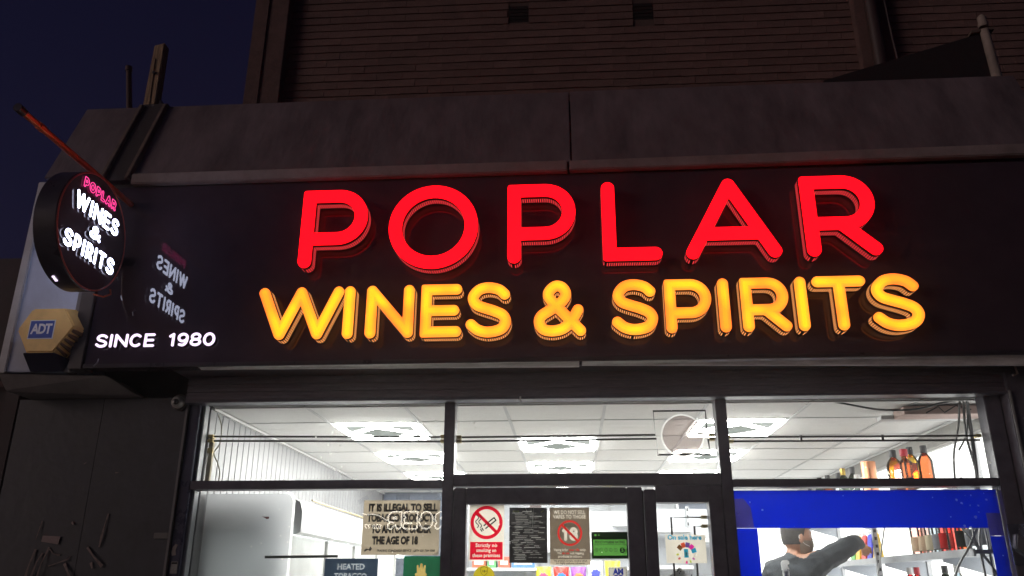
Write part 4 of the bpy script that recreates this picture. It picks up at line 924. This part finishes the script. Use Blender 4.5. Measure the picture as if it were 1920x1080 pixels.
# window ledge behind the right window with a spray bottle
lg = thing('window_counter', (1.5, 4.9, 0), 'white counter along the inside of the right window, below the frame edge', 'counter')
obj('top', MB().box(.95, 1.95, 4.74, 5.10, 1.36, 1.39), WHITE, lg, bevel=.003); obj('panel', MB().box(.97, 1.93, 4.80, 5.06, .03, 1.359), WHITE, lg)
sy = thing('spray_bottle', (1.165, 4.86, 1.391), 'clear spray bottle with a white trigger head in front of the man', 'spray bottle')
sx_, sy_ = 1.165, 4.86
CLP = clear('clear plastic', (.80, .82, .85), rough=.12)
obj('bottle', MB().lathe([(.034, 0), (.036, .01), (.036, .16), (.030, .20), (.014, .235), (.014, .25)], 18, (sx_, sy_, 1.392)), CLP, sy, smooth=True)
obj('tube', MB().tube([(sx_, sy_, 1.40), (sx_, sy_, 1.64)], .003, 6), WHITE, sy)
obj('collar', MB().lathe([(.018, 0), (.018, .03), (.013, .035)], 16, (sx_, sy_, 1.655)), WHITE, sy, smooth=True)
obj('trigger_head', MB().prism([[(-.030, .0), (-.034, .055), (-.02, .075), (.02, .078), (.034, .066), (.034, .048), (.016, .04), (.030, .012), (.024, .006), (.010, .028), (.012, 0)]], lambda u, v, d: (sx_+u*.62, d, 1.690+v*.70), sy_-.010, sy_+.012), sheet('trigger white', (.92, .92, .92), .6), sy, bevel=.003)

# ------------------------------------------------------------------ blue window band
bf = thing('blue_window_band', (1.56, 4.66, 1.9), 'bright blue border film round the lower right window', 'window film')
BLUE = sheet('blue film', (.0, .009, .33), .8, var=.06, scale=3.); PURP = sheet('purple film', (.024, .020, .13), .8, var=.2)
obj('top_band', MB().poly([(.974, 1.900), (2.182, 1.900), (2.182, 1.975), (2.255, 1.975), (2.255, 2.096), (.876, 2.096), (.876, 2.052), (.930, 2.055), (.965, 2.005)], 4.6535), BLUE, bf); obj('side_band', MB().rect(.876, .990, .26, 1.899, 4.6535), BLUE, bf); obj('side_band', MB().rect(2.182, 2.255, .26, 1.859, 4.6535), BLUE, bf)
obj('corner_patch', MB().poly([(.876, 1.900), (.974, 1.900), (.965, 2.005), (.930, 2.055), (.876, 2.052)], 4.6533), PURP, bf)
obj('corner_patch', MB().rect(2.182, 2.255, 1.86, 1.975, 4.6533), PURP, bf)

# ------------------------------------------------------------------ notices on the glass
def text_loops(body, size, x, z, bold=0., width=None):
    c = bpy.data.curves.new('t', 'FONT'); c.body = body; c.size = size; c.align_x = 'CENTER'; c.align_y = 'CENTER'; c.offset = bold; c.resolution_u = 2
    t = bpy.data.objects.new('t', c); C.objects.link(t)
    me = bpy.data.meshes.new_from_object(t.evaluated_get(bpy.context.evaluated_depsgraph_get())); bpy.data.objects.remove(t); bpy.data.curves.remove(c)
    bm = bmesh.new(); bm.from_mesh(me); bmesh.ops.remove_doubles(bm, verts=bm.verts, dist=1e-6)
    nx = {}
    for e in bm.edges:
        if len(e.link_faces) == 1:
            for a, b in ((0, 1), (1, 0)): nx.setdefault(e.verts[a].index, []).append(e.verts[b].index)
    bm.verts.ensure_lookup_table(); co = [(v.co.x, v.co.y) for v in bm.verts]; bm.free(); bpy.data.meshes.remove(me)
    xs = [p[0] for p in co]; sx = width/(max(xs)-min(xs)) if width else 1.
    loops = []; done = set()
    for k0 in nx:
        if k0 in done: continue
        lp = []; k = k0; pv = None
        while k not in done:
            done.add(k); lp.append((x+sx*co[k][0], z+co[k][1]))
            o = [q for q in nx[k] if q not in done]
            if not o: break
            k = o[0]
        if len(lp) > 2: loops.append(lp)
    return loops
def ink(name, outer, loops, y, m, parent):
    "a printed sheet with its lettering left clear, so that the paler sheet behind shows"
    mb = MB(); allp = [outer]+loops; tri = tessellate_polygon([[Vector((a, b, 0)) for a, b in lp] for lp in allp])
    mb.v = [(a, y, b) for lp in allp for a, b in lp]; mb.f = [tuple(t) for t in tri]
    return obj(name, mb, m, parent)
def rloop(x0, x1, z0, z1): return [(x0, z0), (x1, z0), (x1, z1), (x0, z1)]
def cloop(cx, cz, r, n=40): return [(cx+r*math.cos(2*math.pi*k/n), cz+r*math.sin(2*math.pi*k/n)) for k in range(n)]
PY = 4.6545; L1 = PY-.0007; L2 = PY-.0014
TAPE = clear('sticky tape', (.93, .94, .95), rough=.2)
def poster(name, x0, x1, z0, z1, m, label, skew=0.):
    t = thing(name, ((x0+x1)/2, PY, z0), label, 'notice')
    obj('sheet', MB().poly([(x0, z0), (x1, z0+skew), (x1, z1+skew), (x0, z1)], PY), m, t)
    return t
# tobacco notice
p = poster('tobacco_notice', -1.150, -.722, 1.762, 2.052, sheet('old paper', (.27, .225, .165), .75, var=.12), 'large buff tobacco age notice taped inside the left window')
for s, z, wd, xx in (('IT IS ILLEGAL TO SELL', 2.010, .385, -.930), ('TOBACCO PRODUCTS', 1.955, .385, -.935), ('TO ANYONE UNDER', 1.895, .335, -.935), ('THE AGE OF 18', 1.836, .255, -.965)):
    text('lettering', s, .054, xx, z, L1, INK, p, bold=.0034, width=wd)
text('lettering', 'TRADING STANDARDS SERVICE - LBTH 020 7364 5008', .016, -.905, 1.784, L1, INK, p, bold=.0006, width=.32, shear=.25)
obj('emblem', MB().poly([(-1.13+u, 1.778+v) for u, v in ((0, 0), (.018, .012), (.030, .004), (.040, .016), (.030, .030), (.022, .014), (.008, .018), (-.004, .010))], L1), INK, p)
for x, z, q in ((-1.155, 2.055, .5), (-.725, 2.05, -.6), (-.722, 1.77, .5)): obj('tape', MB().line(x-.03*math.cos(q), z-.03*math.sin(q), x+.03*math.cos(q), z+.03*math.sin(q), .025, L2), TAPE, p)
# heated tobacco sign and green poster, cut by the frame edge
p = poster('heated_sign', -1.345, -1.052, 1.55, 1.744, sheet('pale grey card', (.30, .33, .36), .7), 'dark navy HEATED sign at the bottom of the left window')
ink('navy_print', rloop(-1.345, -1.052, 1.55, 1.744), text_loops('HEATED', .042, -1.200, 1.700, .001, .15)+text_loops('TOBACCO', .042, -1.200, 1.652, .001, .18), L1, sheet('navy ink', (.10, .14, .20), .8), p)
p = poster('green_poster', -.912, -.712, 1.50, 1.757, sheet('tan card', (.42, .31, .10), .7), 'green poster with a tan emblem at the bottom of the left window')
ink('green_print', rloop(-.912, -.712, 1.50, 1.757), [[(-.815+u, 1.64+v) for u, v in ((-.032, 0), (.032, 0), (.032, .026), (.024, .030), (.024, .070), (.016, .070), (.012, .050), (.006, .078), (-.004, .078), (-.010, .050), (-.016, .072), (-.024, .068), (-.022, .030), (-.032, .026))]], L1, sheet('green ink', (.035, .30, .42), .85, var=.12), p)
# no smoking sign
p = poster('no_smoking_sign', -.558, -.366, 1.732, 2.024, sheet('sign off white', (.66, .60, .52), .72, var=.03), 'white no smoking sign with a red ring, leftmost on the door')
SRED = sheet('sign red', (.92, .012, .050), .9, var=.03)
cx, cz = -.463, 1.932
ink('red_panel', rloop(-.551, -.374, 1.739, 1.830), [l for t_, z_ in (('Strictly no', 1.812), ('smoking on', 1.786), ('these premises', 1.760)) for l in text_loops(t_, .0265, -.4625, z_, .0005, len(t_)*.0108)], L1, SRED, p)
obj('ring', MB().ring(cx, cz, .070, .088, L1), SRED, p)
obj('cigarette', MB().line(cx-.006, cz-.033, cx+.052, cz+.012, .007, L1).line(cx-.016, cz-.018, cx+.042, cz+.026, .007, L1).line(cx+.052, cz+.009, cx+.040, cz+.027, .007, L1).line(cx-.034, cz-.033, cx-.024, cz-.048, .006, L1).line(cx-.026, cz-.028, cx-.016, cz-.043, .006, L1), INK, p)
sm = MB()
for dx in (0, .017):
    P = [(cx-.052+dx+.009*math.sin(k*1.25), cz-.028+k*.0085) for k in range(9)]
    for a, b in zip(P[:-1], P[1:]): sm.line(a[0], a[1], b[0], b[1], .005, L1)
obj('smoke', sm, INK, p)
obj('slash', MB().line(cx-.056, cz+.053, cx+.056, cz-.053, .017, L2), SRED, p)
# torn dark licence notice
p = poster('licence_notice', -.338, -.132, 1.722, 2.010, sheet('licence paper', (.36, .35, .33), .7, var=.2), 'torn black notice with faint scribbled lines, second on the door')
CRK = mat('crease white', (.75, .74, .72), .7)
holes = []; rnd = random.Random(3)
for k in range(30):
    z = 1.990-k*.0086; x = -.330; n = rnd.randint(1, 4)
    for q in range(n):
        x += rnd.uniform(.002, .03); l = rnd.uniform(.02, .07)
        if x+l > -.138: break
        hh = rnd.uniform(.0005, .0016 if (10 < k < 17 or k < 4) else .0010); dz = rnd.uniform(-.001, .001)
        holes.append([(x, z-hh), (x+l, z-hh+dz), (x+l, z+hh+dz), (x, z+hh)]); x += l
ink('black_print', rloop(-.338, -.132, 1.722, 2.010), holes, L1, sheet('licence ink', (.060, .058, .062), .8, var=.3), p)
obj('crease', MB().line(-.205, 2.012, -.212, 1.905, .003, L2).line(-.212, 1.906, -.335, 1.910, .003, L2).line(-.25, 2.012, -.24, 1.985, .002, L2), CRK, p)
obj('logo', MB().rect(-.32, -.285, 1.985, 1.995, L2).line(-.15, 1.995, -.165, 1.985, .006, L2), mat('logo olive', (.20, .22, .08), .6), p)
obj('pin', MB().ring(-.334, 1.911, 0.0005, .004, L2, 12).ring(-.334, 1.83, .0005, .0035, L2, 12), CRK, p)
obj('pale_tape', MB().rect(-.225, -.165, 2.008, 2.022, L2), sheet('pinkish tape', (.6, .5, .5), .7), p)
# vapes notice
p = poster('vape_notice', -.118, .098, 1.712, 2.010, sheet('vape pale', (.58, .52, .44), .7), 'taupe notice about vapes with a red crossed 18, third on the door')
VRED = sheet('vape red', (.95, .06, .06), .9); TAUPE = sheet('taupe ink', (.27, .235, .20), .85, var=.05)
cx, cz = -.010, 1.876
lo = []
for t_, sz, z_, wd, bo_ in (('WE DO NOT SELL', .0275, 1.984, .172, .0006), ('VAPES TO THOSE', .0275, 1.960, .178, .0006), ('products to minors.', .0170, 1.755, .128, .0003)): lo += text_loops(t_, sz, -.010, z_, bo_, wd)
lo += text_loops('Vaping is for', .0170, -.060, 1.789, .0003, .078)+text_loops('only.', .0170, .060, 1.789, .0003, .032)+text_loops('We', .0170, -.068, 1.772, .0003, .022)+text_loops('sell Vaping', .0170, .026, 1.772, .0003, .074)
lo += text_loops('over 18s', .0165, .012, 1.789, .0003, .054)+text_loops('do not', .0165, -.034, 1.772, .0003, .038)
ink('taupe_print', rloop(-.118, .098, 1.7405, 2.010), lo+[cloop(cx, cz, .067)], L1, TAUPE, p)
text('red_words', 'over 18s', .0165, .012, 1.789, L2, VRED, p, bold=.0004, width=.054); text('red_words', 'do not', .0165, -.034, 1.772, L2, VRED, p, bold=.0004, width=.038)
# roundel: taupe disc with 18 and the slash left clear
g1, b1 = glyph('1', .034, .070, .0085); g8, b8 = glyph('8', .046, .070, .0085)
seg_ = [[(q[0]+cx-.044, q[1]+cz-.040) for q in ln] for ln in g1]+[[(q[0]+cx-.002, q[1]+cz-.040) for q in ln] for ln in g8]
st_ = .0016; gx = np.arange(cx-.062, cx+.062, st_)+.00011; gz = np.arange(cz-.062, cz+.062, st_)+.00013; GX, GZ = np.meshgrid(gx, gz)
Dt = np.full(GX.shape, 9.)
for ln in seg_:
    for (ax, ay), (bx_, by_) in zip(ln[:-1], ln[1:]):
        dx, dy = bx_-ax, by_-ay; l2 = dx*dx+dy*dy
        if l2 > 1e-14: t = np.clip(((GX-ax)*dx+(GZ-ay)*dy)/l2, 0, 1); Dt = np.minimum(Dt, np.hypot(GX-ax-t*dx, GZ-ay-t*dy)-.0085)
slash_ = np.abs((GX-cx)+(GZ-cz))/math.sqrt(2)-.0065
inked = (np.hypot(GX-cx, GZ-cz) < .056) & (Dt > 0) & (slash_ > 0)
mb = MB()
for i_ in range(inked.shape[0]):                                 # run-length strips
    j_ = 0
    while j_ < inked.shape[1]:
        if inked[i_, j_]:
            k_ = j_
            while k_+1 < inked.shape[1] and inked[i_, k_+1]: k_ += 1
            mb.rect(gx[j_]-st_/2, gx[k_]+st_/2, gz[i_]-st_/2, gz[i_]+st_/2, L1); j_ = k_
        j_ += 1
tag(obj('roundel_print', mb, TAUPE, p), kind='stuff')
ink('under_word', rloop(cx-.030, cx+.030, cz+.031, cz+.045), text_loops('UNDER', .0165, cx, cz+.038, .0003, .052), L2, TAUPE, p)
obj('ring', MB().ring(cx, cz, .056, .067, L2), VRED, p); obj('slash', MB().line(cx-.040, cz+.040, cx+.040, cz-.040, .013, L2-.0004), VRED, p)
obj('foot_strip', MB().rect(-.118, .098, 1.712, 1.740, L1), sheet('strip pale', (.75, .70, .62), .9), p)
text('lettering', 'This product contains nicotine which', .0125, -.010, 1.733, L2, INK, p, bold=.0002, width=.180); text('lettering', 'is a highly addictive substance', .0125, -.010, 1.721, L2, INK, p, bold=.0002, width=.150)
# food hygiene sticker
p = poster('hygiene_sticker', .106, .300, 1.744, 1.882, sheet('sticker green', (.085, .26, .050), .65, var=.08), 'black and green food hygiene rating sticker on the right of the door')
ink('black_border', rloop(.106, .300, 1.744, 1.882), [rloop(.115, .293, 1.760, 1.842), cloop(.128, 1.865, .0065, 16), rloop(.142, .150, 1.862, 1.868)], L1, sheet('sticker black', (.04, .045, .045), .8), p)
text('lettering', 'FOOD HYGIENE RATING', .0200, .204, 1.828, L2, INK, p, bold=.0006, width=.158)
obj('rule', MB().rect(.120, .288, 1.8145, 1.8165, L2), INK, p)
for k in range(5):
    obj('score', MB().ring(.131+k*.0255, 1.789, .0075, .0092, L2, 24), INK, p); text('lettering', str(k), .012, .131+k*.0255, 1.789, L2, INK, p)
ink('score_disc', cloop(.269, 1.787, .0140, 28), text_loops('5', .024, .269, 1.787, .0008), L2, INK, p)
# 18+ roundel and stamp sticker
p = thing('age_sticker', (-.47, PY, 1.66), 'round yellow 18+ sticker at the bottom left of the door', 'sticker')
obj('disc', MB().ring(-.473, 1.650, .0002, .058, PY, 40), sheet('sticker mustard', (.45, .36, .02), .65), p)
SH = [(-.018, .020), (0, .026), (.018, .020), (.018, -.002), (.010, -.014), (0, -.020), (-.010, -.014), (-.018, -.002)]
m = MB()
for (a, b), (c_, d) in zip(SH, SH[1:]+SH[:1]): m.line(-.473+a, 1.677+b, -.473+c_, 1.677+d, .0022, L1)
obj('shield', m, INK, p); text('lettering', '18+', .017, -.471, 1.679, L2, INK, p, bold=.0004)
p = poster('stamp_sticker', .190, .290, 1.58, 1.702, sheet('stamp white', (.46, .44, .40), .65), 'pale stamp shaped sticker with blue letters at the bottom right of the door')
BLP = sheet('stamp blue', (.015, .04, .55), .8)
text('lettering', 'AM', .040, .243, 1.677, L1, BLP, p, bold=.0025, width=.056); text('lettering', 'CO', .040, .243, 1.645, L1, BLP, p, bold=.0025, width=.056)
m = MB()
for k in range(12): m.rect(.194+k*.008, .198+k*.008, 1.696, 1.699, L1)
for k in range(14): m.rect(.193, .196, 1.585+k*.008, 1.589+k*.008, L1); m.rect(.284, .287, 1.585+k*.008, 1.589+k*.008, L1)
obj('perforation', m, INK, p)
# on sale here card
p = poster('sim_card_notice', .500, .712, 1.722, 1.866, sheet('card cream', (.62, .58, .50), .75), 'cream On sale here card with a fan of coloured cards, behind the sidelight')
text('lettering', 'On sale here', .034, .602, 1.852, L1, sheet('cyan print', (.03, .42, .75), .9), p, bold=.0012, width=.180)
fan = [(.10, .045, .015), (.42, .06, .03), (.10, .05, .22), (.45, .02, .25), (.02, .22, .40)]
cx, cz = .606, 1.772
for k, col in enumerate(fan):
    a = R(138-k*30); ux, uz = math.cos(a), math.sin(a); vx, vz = -uz, ux
    q = [(cx+ux*r+vx*s*.011, L1, cz+uz*r+vz*s*.011) for r, s in ((.030, -1), (.030, 1), (.056, 1), (.056, -1))]
    obj('fan_card', MB().quad(*q), sheet('fan %d' % k, tuple(min(1, c_*1.9) for c_ in col), .9), p)
for k, col in enumerate([(.35, .38, .05), (.5, .12, .12), (.3, .3, .3), (.55, .03, .18), (.28, .38, .06), (.35, .1, .3), (.4, .4, .4)]):
    a = R(188+k*27); ux, uz = math.cos(a)*.046, math.sin(a)*.046; obj('fan_mark', MB().line(cx+ux*.85, cz+uz*.85, cx+ux*1.15, cz+uz*1.15, .009, L1), sheet('mark %d' % k, tuple(min(1, c_*1.9) for c_ in col), .9), p)
obj('handset', MB().rect(cx-.011, cx+.011, cz-.022, cz+.022, L1), sheet('handset blue', (.03, .36, .62), .9), p); obj('handset_screen', MB().rect(cx-.006, cx+.006, cz-.014, cz+.006, L2), sheet('card cream', (.62, .58, .50), .75), p)
# stray labels taped round the door glass
ms = obj('paper_slip', MB().rect(-.362, -.346, 1.838, 1.878, PY), sheet('slip pale', (.55, .55, .55), .7)); tag(ms, 'narrow pale paper slip between the no smoking sign and black notice', 'slip')

# ------------------------------------------------------------------ the man at the shelf
pf = thing('step_platform', (1.5, 6.1, 0), 'low raised platform the man stands on, below the frame', 'platform')
obj('deck', MB().box(.95, 2.04, 5.5, 7.0, .25, .28), mat('deck ply', (.40, .30, .20), .7), pf); obj('skirt', MB().box(.97, 2.02, 5.52, 6.98, .02, .249), mat('deck ply', (.40, .30, .20), .7), pf)
def skin_chain(nodes, edges, root):
    me = bpy.data.meshes.new('tmp'); me.from_pydata([n[0] for n in nodes], edges, [])
    o = bpy.data.objects.new('tmp', me); C.objects.link(o)
    md = o.modifiers.new('s', 'SKIN'); md.use_smooth_shade = True
    for k, n in enumerate(nodes):
        v = me.skin_vertices[0].data[k]; v.radius = n[1] if isinstance(n[1], tuple) else (n[1], n[1]); v.use_root = (k == root)
    o.modifiers.new('d', 'SUBSURF').levels = 1
    dg = bpy.context.evaluated_depsgraph_get(); m = bpy.data.meshes.new_from_object(o.evaluated_get(dg)); bpy.data.objects.remove(o); return m
Bn = [((1.475, 6.02, 1.20), (.150, .115)), ((1.475, 6.01, 1.38), (.150, .110)), ((1.480, 6.00, 1.58), (.175, .125)), ((1.488, 6.00, 1.72), (.150, .105)), ((1.500, 6.00, 1.80), (.062, .062)), ((1.520, 6.00, 1.87), (.056, .056)),
      ((1.630, 5.925, 1.755), .086), ((1.770, 5.935, 1.815), .078), ((1.880, 5.965, 1.880), .068), ((1.965, 6.10, 1.900), .052), ((2.035, 6.235, 1.885), .038),
      ((1.360, 6.07, 1.715), .070), ((1.325, 6.12, 1.58), .062), ((1.305, 6.17, 1.45), .055), ((1.30, 6.29, 1.36), .046), ((1.345, 6.39, 1.30), .036),
      ((1.565, 5.98, 1.12), .092), ((1.575, 6.02, .75), .068), ((1.575, 6.00, .36), .047), ((1.62, 6.09, .325), .042), ((1.66, 6.16, .315), .034),
      ((1.385, 6.06, 1.12), .092), ((1.37, 6.10, .75), .068), ((1.365, 6.09, .36), .047), ((1.40, 6.18, .325), .042), ((1.43, 6.25, .315), .034)]
Be = [(0, 1), (1, 2), (2, 3), (3, 4), (4, 5), (3, 6), (6, 7), (7, 8), (8, 9), (9, 10), (3, 11), (11, 12), (12, 13), (13, 14), (14, 15), (0, 16), (16, 17), (17, 18), (18, 19), (19, 20), (0, 21), (21, 22), (22, 23), (23, 24), (24, 25)]
parts = [skin_chain(Bn, Be, 0)]
HC = Vector((1.535, 6.0, 1.925)); ha = R(-74)                      # head faces along +X, a little away
hrot = Matrix.Rotation(ha, 4, 'Z')
hd_ = MB()
for k in range(15):
    v = k/14; z = -.118+.236*v
    rr = math.sqrt(max(0., 1-(abs(z+.004-.012)/.125)**2.4)) if True else 0
    jaw = 1-.34*max(0., (.42-v)/.42)**1.3
    for j in range(20):
        t = 2*math.pi*j/20; cxx, cyy = math.cos(t), math.sin(t)
        fx = .078*rr*cxx*(jaw if cyy > -.2 else 1-.15*max(0, (.35-v)/.35)); fy = (.098*cyy*rr if cyy > 0 else .100*cyy*rr*(1-.30*max(0., (.34-v)/.34)))
        if cyy > .55 and .28 < v < .52: fy += .004
        if cyy > .8 and .50 < v < .56: fy -= .006                   # eye line
        hd_.v.append((fx, fy, z))
for k in range(14):
    for j in range(20): hd_.f.append((k*20+j, k*20+(j+1) % 20, (k+1)*20+(j+1) % 20, (k+1)*20+j))
hd_.f.append(tuple(range(20))[::-1]); hd_.f.append(tuple(range(280, 300)))
hd_.prism([[(.088, .028), (.118, -.012), (.112, -.024), (.086, -.026)]], lambda u, v, d: (d*(1 if v < 0 else .5), u, v), -.013, .013)   # nose
hd_.ball((0, .096, -.060), .024, .012, .010, 12, 6); hd_.ball((0, .086, -.095), .026, .018, .018, 12, 6); hd_.ball((0, .088, .030), .05, .012, .010, 12, 6)   # lips, chin, brow
for s in (-1, 1): hd_.ball((s*.078, -.012, -.008), .011, .020, .033, 10, 8)
def addmb(mb, T):
    me = bpy.data.meshes.new('tmp'); me.from_pydata([tuple(T @ Vector(v)) for v in mb.v], [], mb.f); return me
parts.append(addmb(hd_, Matrix.Translation(HC) @ hrot))
def hand(base, d, n, s):
    """palm and five bent fingers; d along the hand, n out of the palm, s towards the thumb"""
    d, n, s = (Vector(q).normalized() for q in (d, n, s)); b = Vector(base); ms_ = []
    ms_.append(skin_chain([(tuple(b-d*.02), (.028, .022)), (tuple(b+d*.035), (.038, .017)), (tuple(b+d*.075), (.038, .015))], [(0, 1), (1, 2)], 0))
    for k, (off, ln) in enumerate(((.030, .072), (.010, .080), (-.011, .075), (-.031, .058))):
        r0 = b+d*.07+s*off; r1 = r0+d*ln*.45+n*.012; r2 = r1+d*ln*.28+n*ln*.36; r3 = r2+n*ln*.3
        ms_.append(skin_chain([(tuple(r0), .0095), (tuple(r1), .0092), (tuple(r2), .0086), (tuple(r3), .0076)], [(0, 1), (1, 2), (2, 3)], 0))
    t0 = b+d*.02+s*.03; t1 = t0+s*.032+d*.025+n*.012; t2 = t1+d*.032+n*.022
    ms_.append(skin_chain([(tuple(t0), .012), (tuple(t1), .0105), (tuple(t2), .0085)], [(0, 1), (1, 2)], 0)); return ms_
parts += hand((2.05, 6.27, 1.882), (.55, .80, -.05), (-.2, .1, -1), (-.8, .55, 0))
parts += hand((1.37, 6.42, 1.285), (.5, .7, -.45), (.7, .2, .6), (.4, -.6, .5))
bmj = bmesh.new()
for m in parts: bmj.from_mesh(m)
me = bpy.data.meshes.new('person_body'); bmj.to_mesh(me); bmj.free()
tmp = bpy.data.objects.new('tmp', me); C.objects.link(tmp)
rm = tmp.modifiers.new('r', 'REMESH'); rm.mode = 'VOXEL'; rm.voxel_size = .0075; rm.use_smooth_shade = True
sm_ = tmp.modifiers.new('s', 'SMOOTH'); sm_.iterations = 2; sm_.factor = .5
dg = bpy.context.evaluated_depsgraph_get(); body = bpy.data.meshes.new_from_object(tmp.evaluated_get(dg)); bpy.data.objects.remove(tmp)
from mathutils import noise as mnoise
nrm_ = [v.normal.copy() for v in body.vertices]
for v, nn in zip(body.vertices, nrm_):                              # cloth folds below the neck
    c = v.co
    if c.z < 1.79 or c.x > 1.66:
        if c.y < 6.22 or c.z < 1.25:
            k = mnoise.noise(Vector((c.x*9, c.y*9, c.z*16)))*.010+mnoise.noise(Vector((c.x*22+3, c.y*22, c.z*30)))*.005
            v.co = c+nn*k
SKIN = mat('skin', (.42, .22, .145), .5, var=.12, scale=20); SWEAT = mat('charcoal sweater', (.042, .048, .056), .9, var=.35, scale=9, bump=1.0, bscale=11); TROU = mat('dark trousers', (.03, .03, .035), .9, var=.2); SHOE = mat('dark shoes', (.02, .02, .02), .5)
person = thing('person', (1.5, 6.05, .28), 'person with short dark hair in a charcoal sweater reaching to the right hand shelf', 'person')
body.materials.clear()
for m in (SKIN, SWEAT, TROU, SHOE): body.materials.append(m)
off = origin(person)
Rw, Lw = Vector((2.04, 6.25, 1.884)), Vector((1.358, 6.405, 1.292))
mi = []
for pl in body.polygons:
    c = pl.center; k = 1
    if c.z < .40: k = 3
    elif c.z < 1.20 and not (c.y > 6.25 and c.z > 1.1): k = 2
    elif c.z > 1.805+.02*math.sin(c.x*40) and (c.x < 1.63) and Vector((c.x-1.525, c.y-6.0)).length < .13: k = 0
    elif c.y-Rw.y > -.0 and c.x > 1.98: k = 0
    elif c.y > 6.405 and c.z < 1.4: k = 0
    mi.append(k)
body.polygons.foreach_set('material_index', mi)
body.polygons.foreach_set('use_smooth', [True]*len(mi))
body.transform(Matrix.Translation(-off)); body.update()
bo = link('body', body, person)
T = Matrix.Translation(HC) @ hrot
def head_part(name, mb, m, smooth=True):
    mb.v = [tuple(T @ Vector(v)) for v in mb.v]; return obj(name, mb, m, person, smooth=smooth)
HAIR = mat('cropped hair', (.060, .055, .053), .9, var=.3, scale=60, bump=.5, bscale=160)
cp = MB(); n = 26
prof = [(1.0, -.075), (1.035, -.05), (1.045, -.01), (1.05, .03), (1.045, .06), (.98, .088), (.80, .112), (.50, .127), (.15, .132), (.02, .1325)]
for f, z in prof:
    for j in range(n):
        t = 2*math.pi*j/n; fr_ = max(0., math.sin(t)+.12)              # the hairline rises towards the face
        zz = z if z > .058 else max(z, min(.058, -.048+.30*fr_))
        rr = f*(1-.16*max(0., (-.02-zz)/.06)*(1 if math.sin(t) < 0 else .4))
        cp.v.append((.0795*rr*math.cos(t), .1005*rr*math.sin(t)-.002, zz))
for k in range(len(prof)-1):
    for j in range(n): cp.f.append((k*n+j, k*n+(j+1) % n, (k+1)*n+(j+1) % n, (k+1)*n+j))
cp.f.append(tuple(range((len(prof)-1)*n, len(prof)*n)))
head_part('hair', cp, HAIR)
for s in (-1, 1):
    head_part('mask_strap', MB().tube([(s*.079, -.026, .014), (s*.083, -.032, -.006), (s*.076, .01, -.045), (s*.066, .05, -.060)], .0022, 6), WHITE)
    head_part('eye', MB().ball((s*.031, .088, .010), .011, .007, .006, 10, 6), mat('eye white', (.6, .6, .6), .3))
mk = MB()
for k in range(6):
    z = -.022-k*.017
    for j in range(11):
        t = R(-12+204*j/10); mk.v.append((.080*math.cos(t)*(1-.05*k), (.118-.006*abs(k-1.5))*math.sin(t)*(1 if k < 4 else .94), z))
for k in range(5):
    for j in range(10): mk.f.append((k*11+j, k*11+j+1, (k+1)*11+j+1, (k+1)*11+j))
head_part('face_mask', mk, mat('grey mask', (.26, .22, .18), .9))

# ------------------------------------------------------------------ added lens veil
hz = MB().box(-43, 43, -43, 43, -1.8, 8.6)  # haze box added to lift the darks and spread glow like lens bloom
HZ = bpy.data.materials.new('lens veil'); HZ.use_nodes = True
HZ.node_tree.nodes.remove(HZ.node_tree.nodes['Principled BSDF'])
pv = HZ.node_tree.nodes.new('ShaderNodeVolumePrincipled'); pv.inputs['Color'].default_value = (.95, .95, .97, 1); pv.inputs['Density'].default_value = .0045; pv.inputs['Anisotropy'].default_value = .85
HZ.node_tree.links.new(pv.outputs[0], HZ.node_tree.nodes['Material Output'].inputs['Volume'])
pv.inputs['Density Attribute'].default_value = ''; pv.inputs['Temperature Attribute'].default_value = ''
try: HZ.cycles.homogeneous_volume = True
except Exception: pass
tag(obj('haze', hz, HZ), kind='stuff')
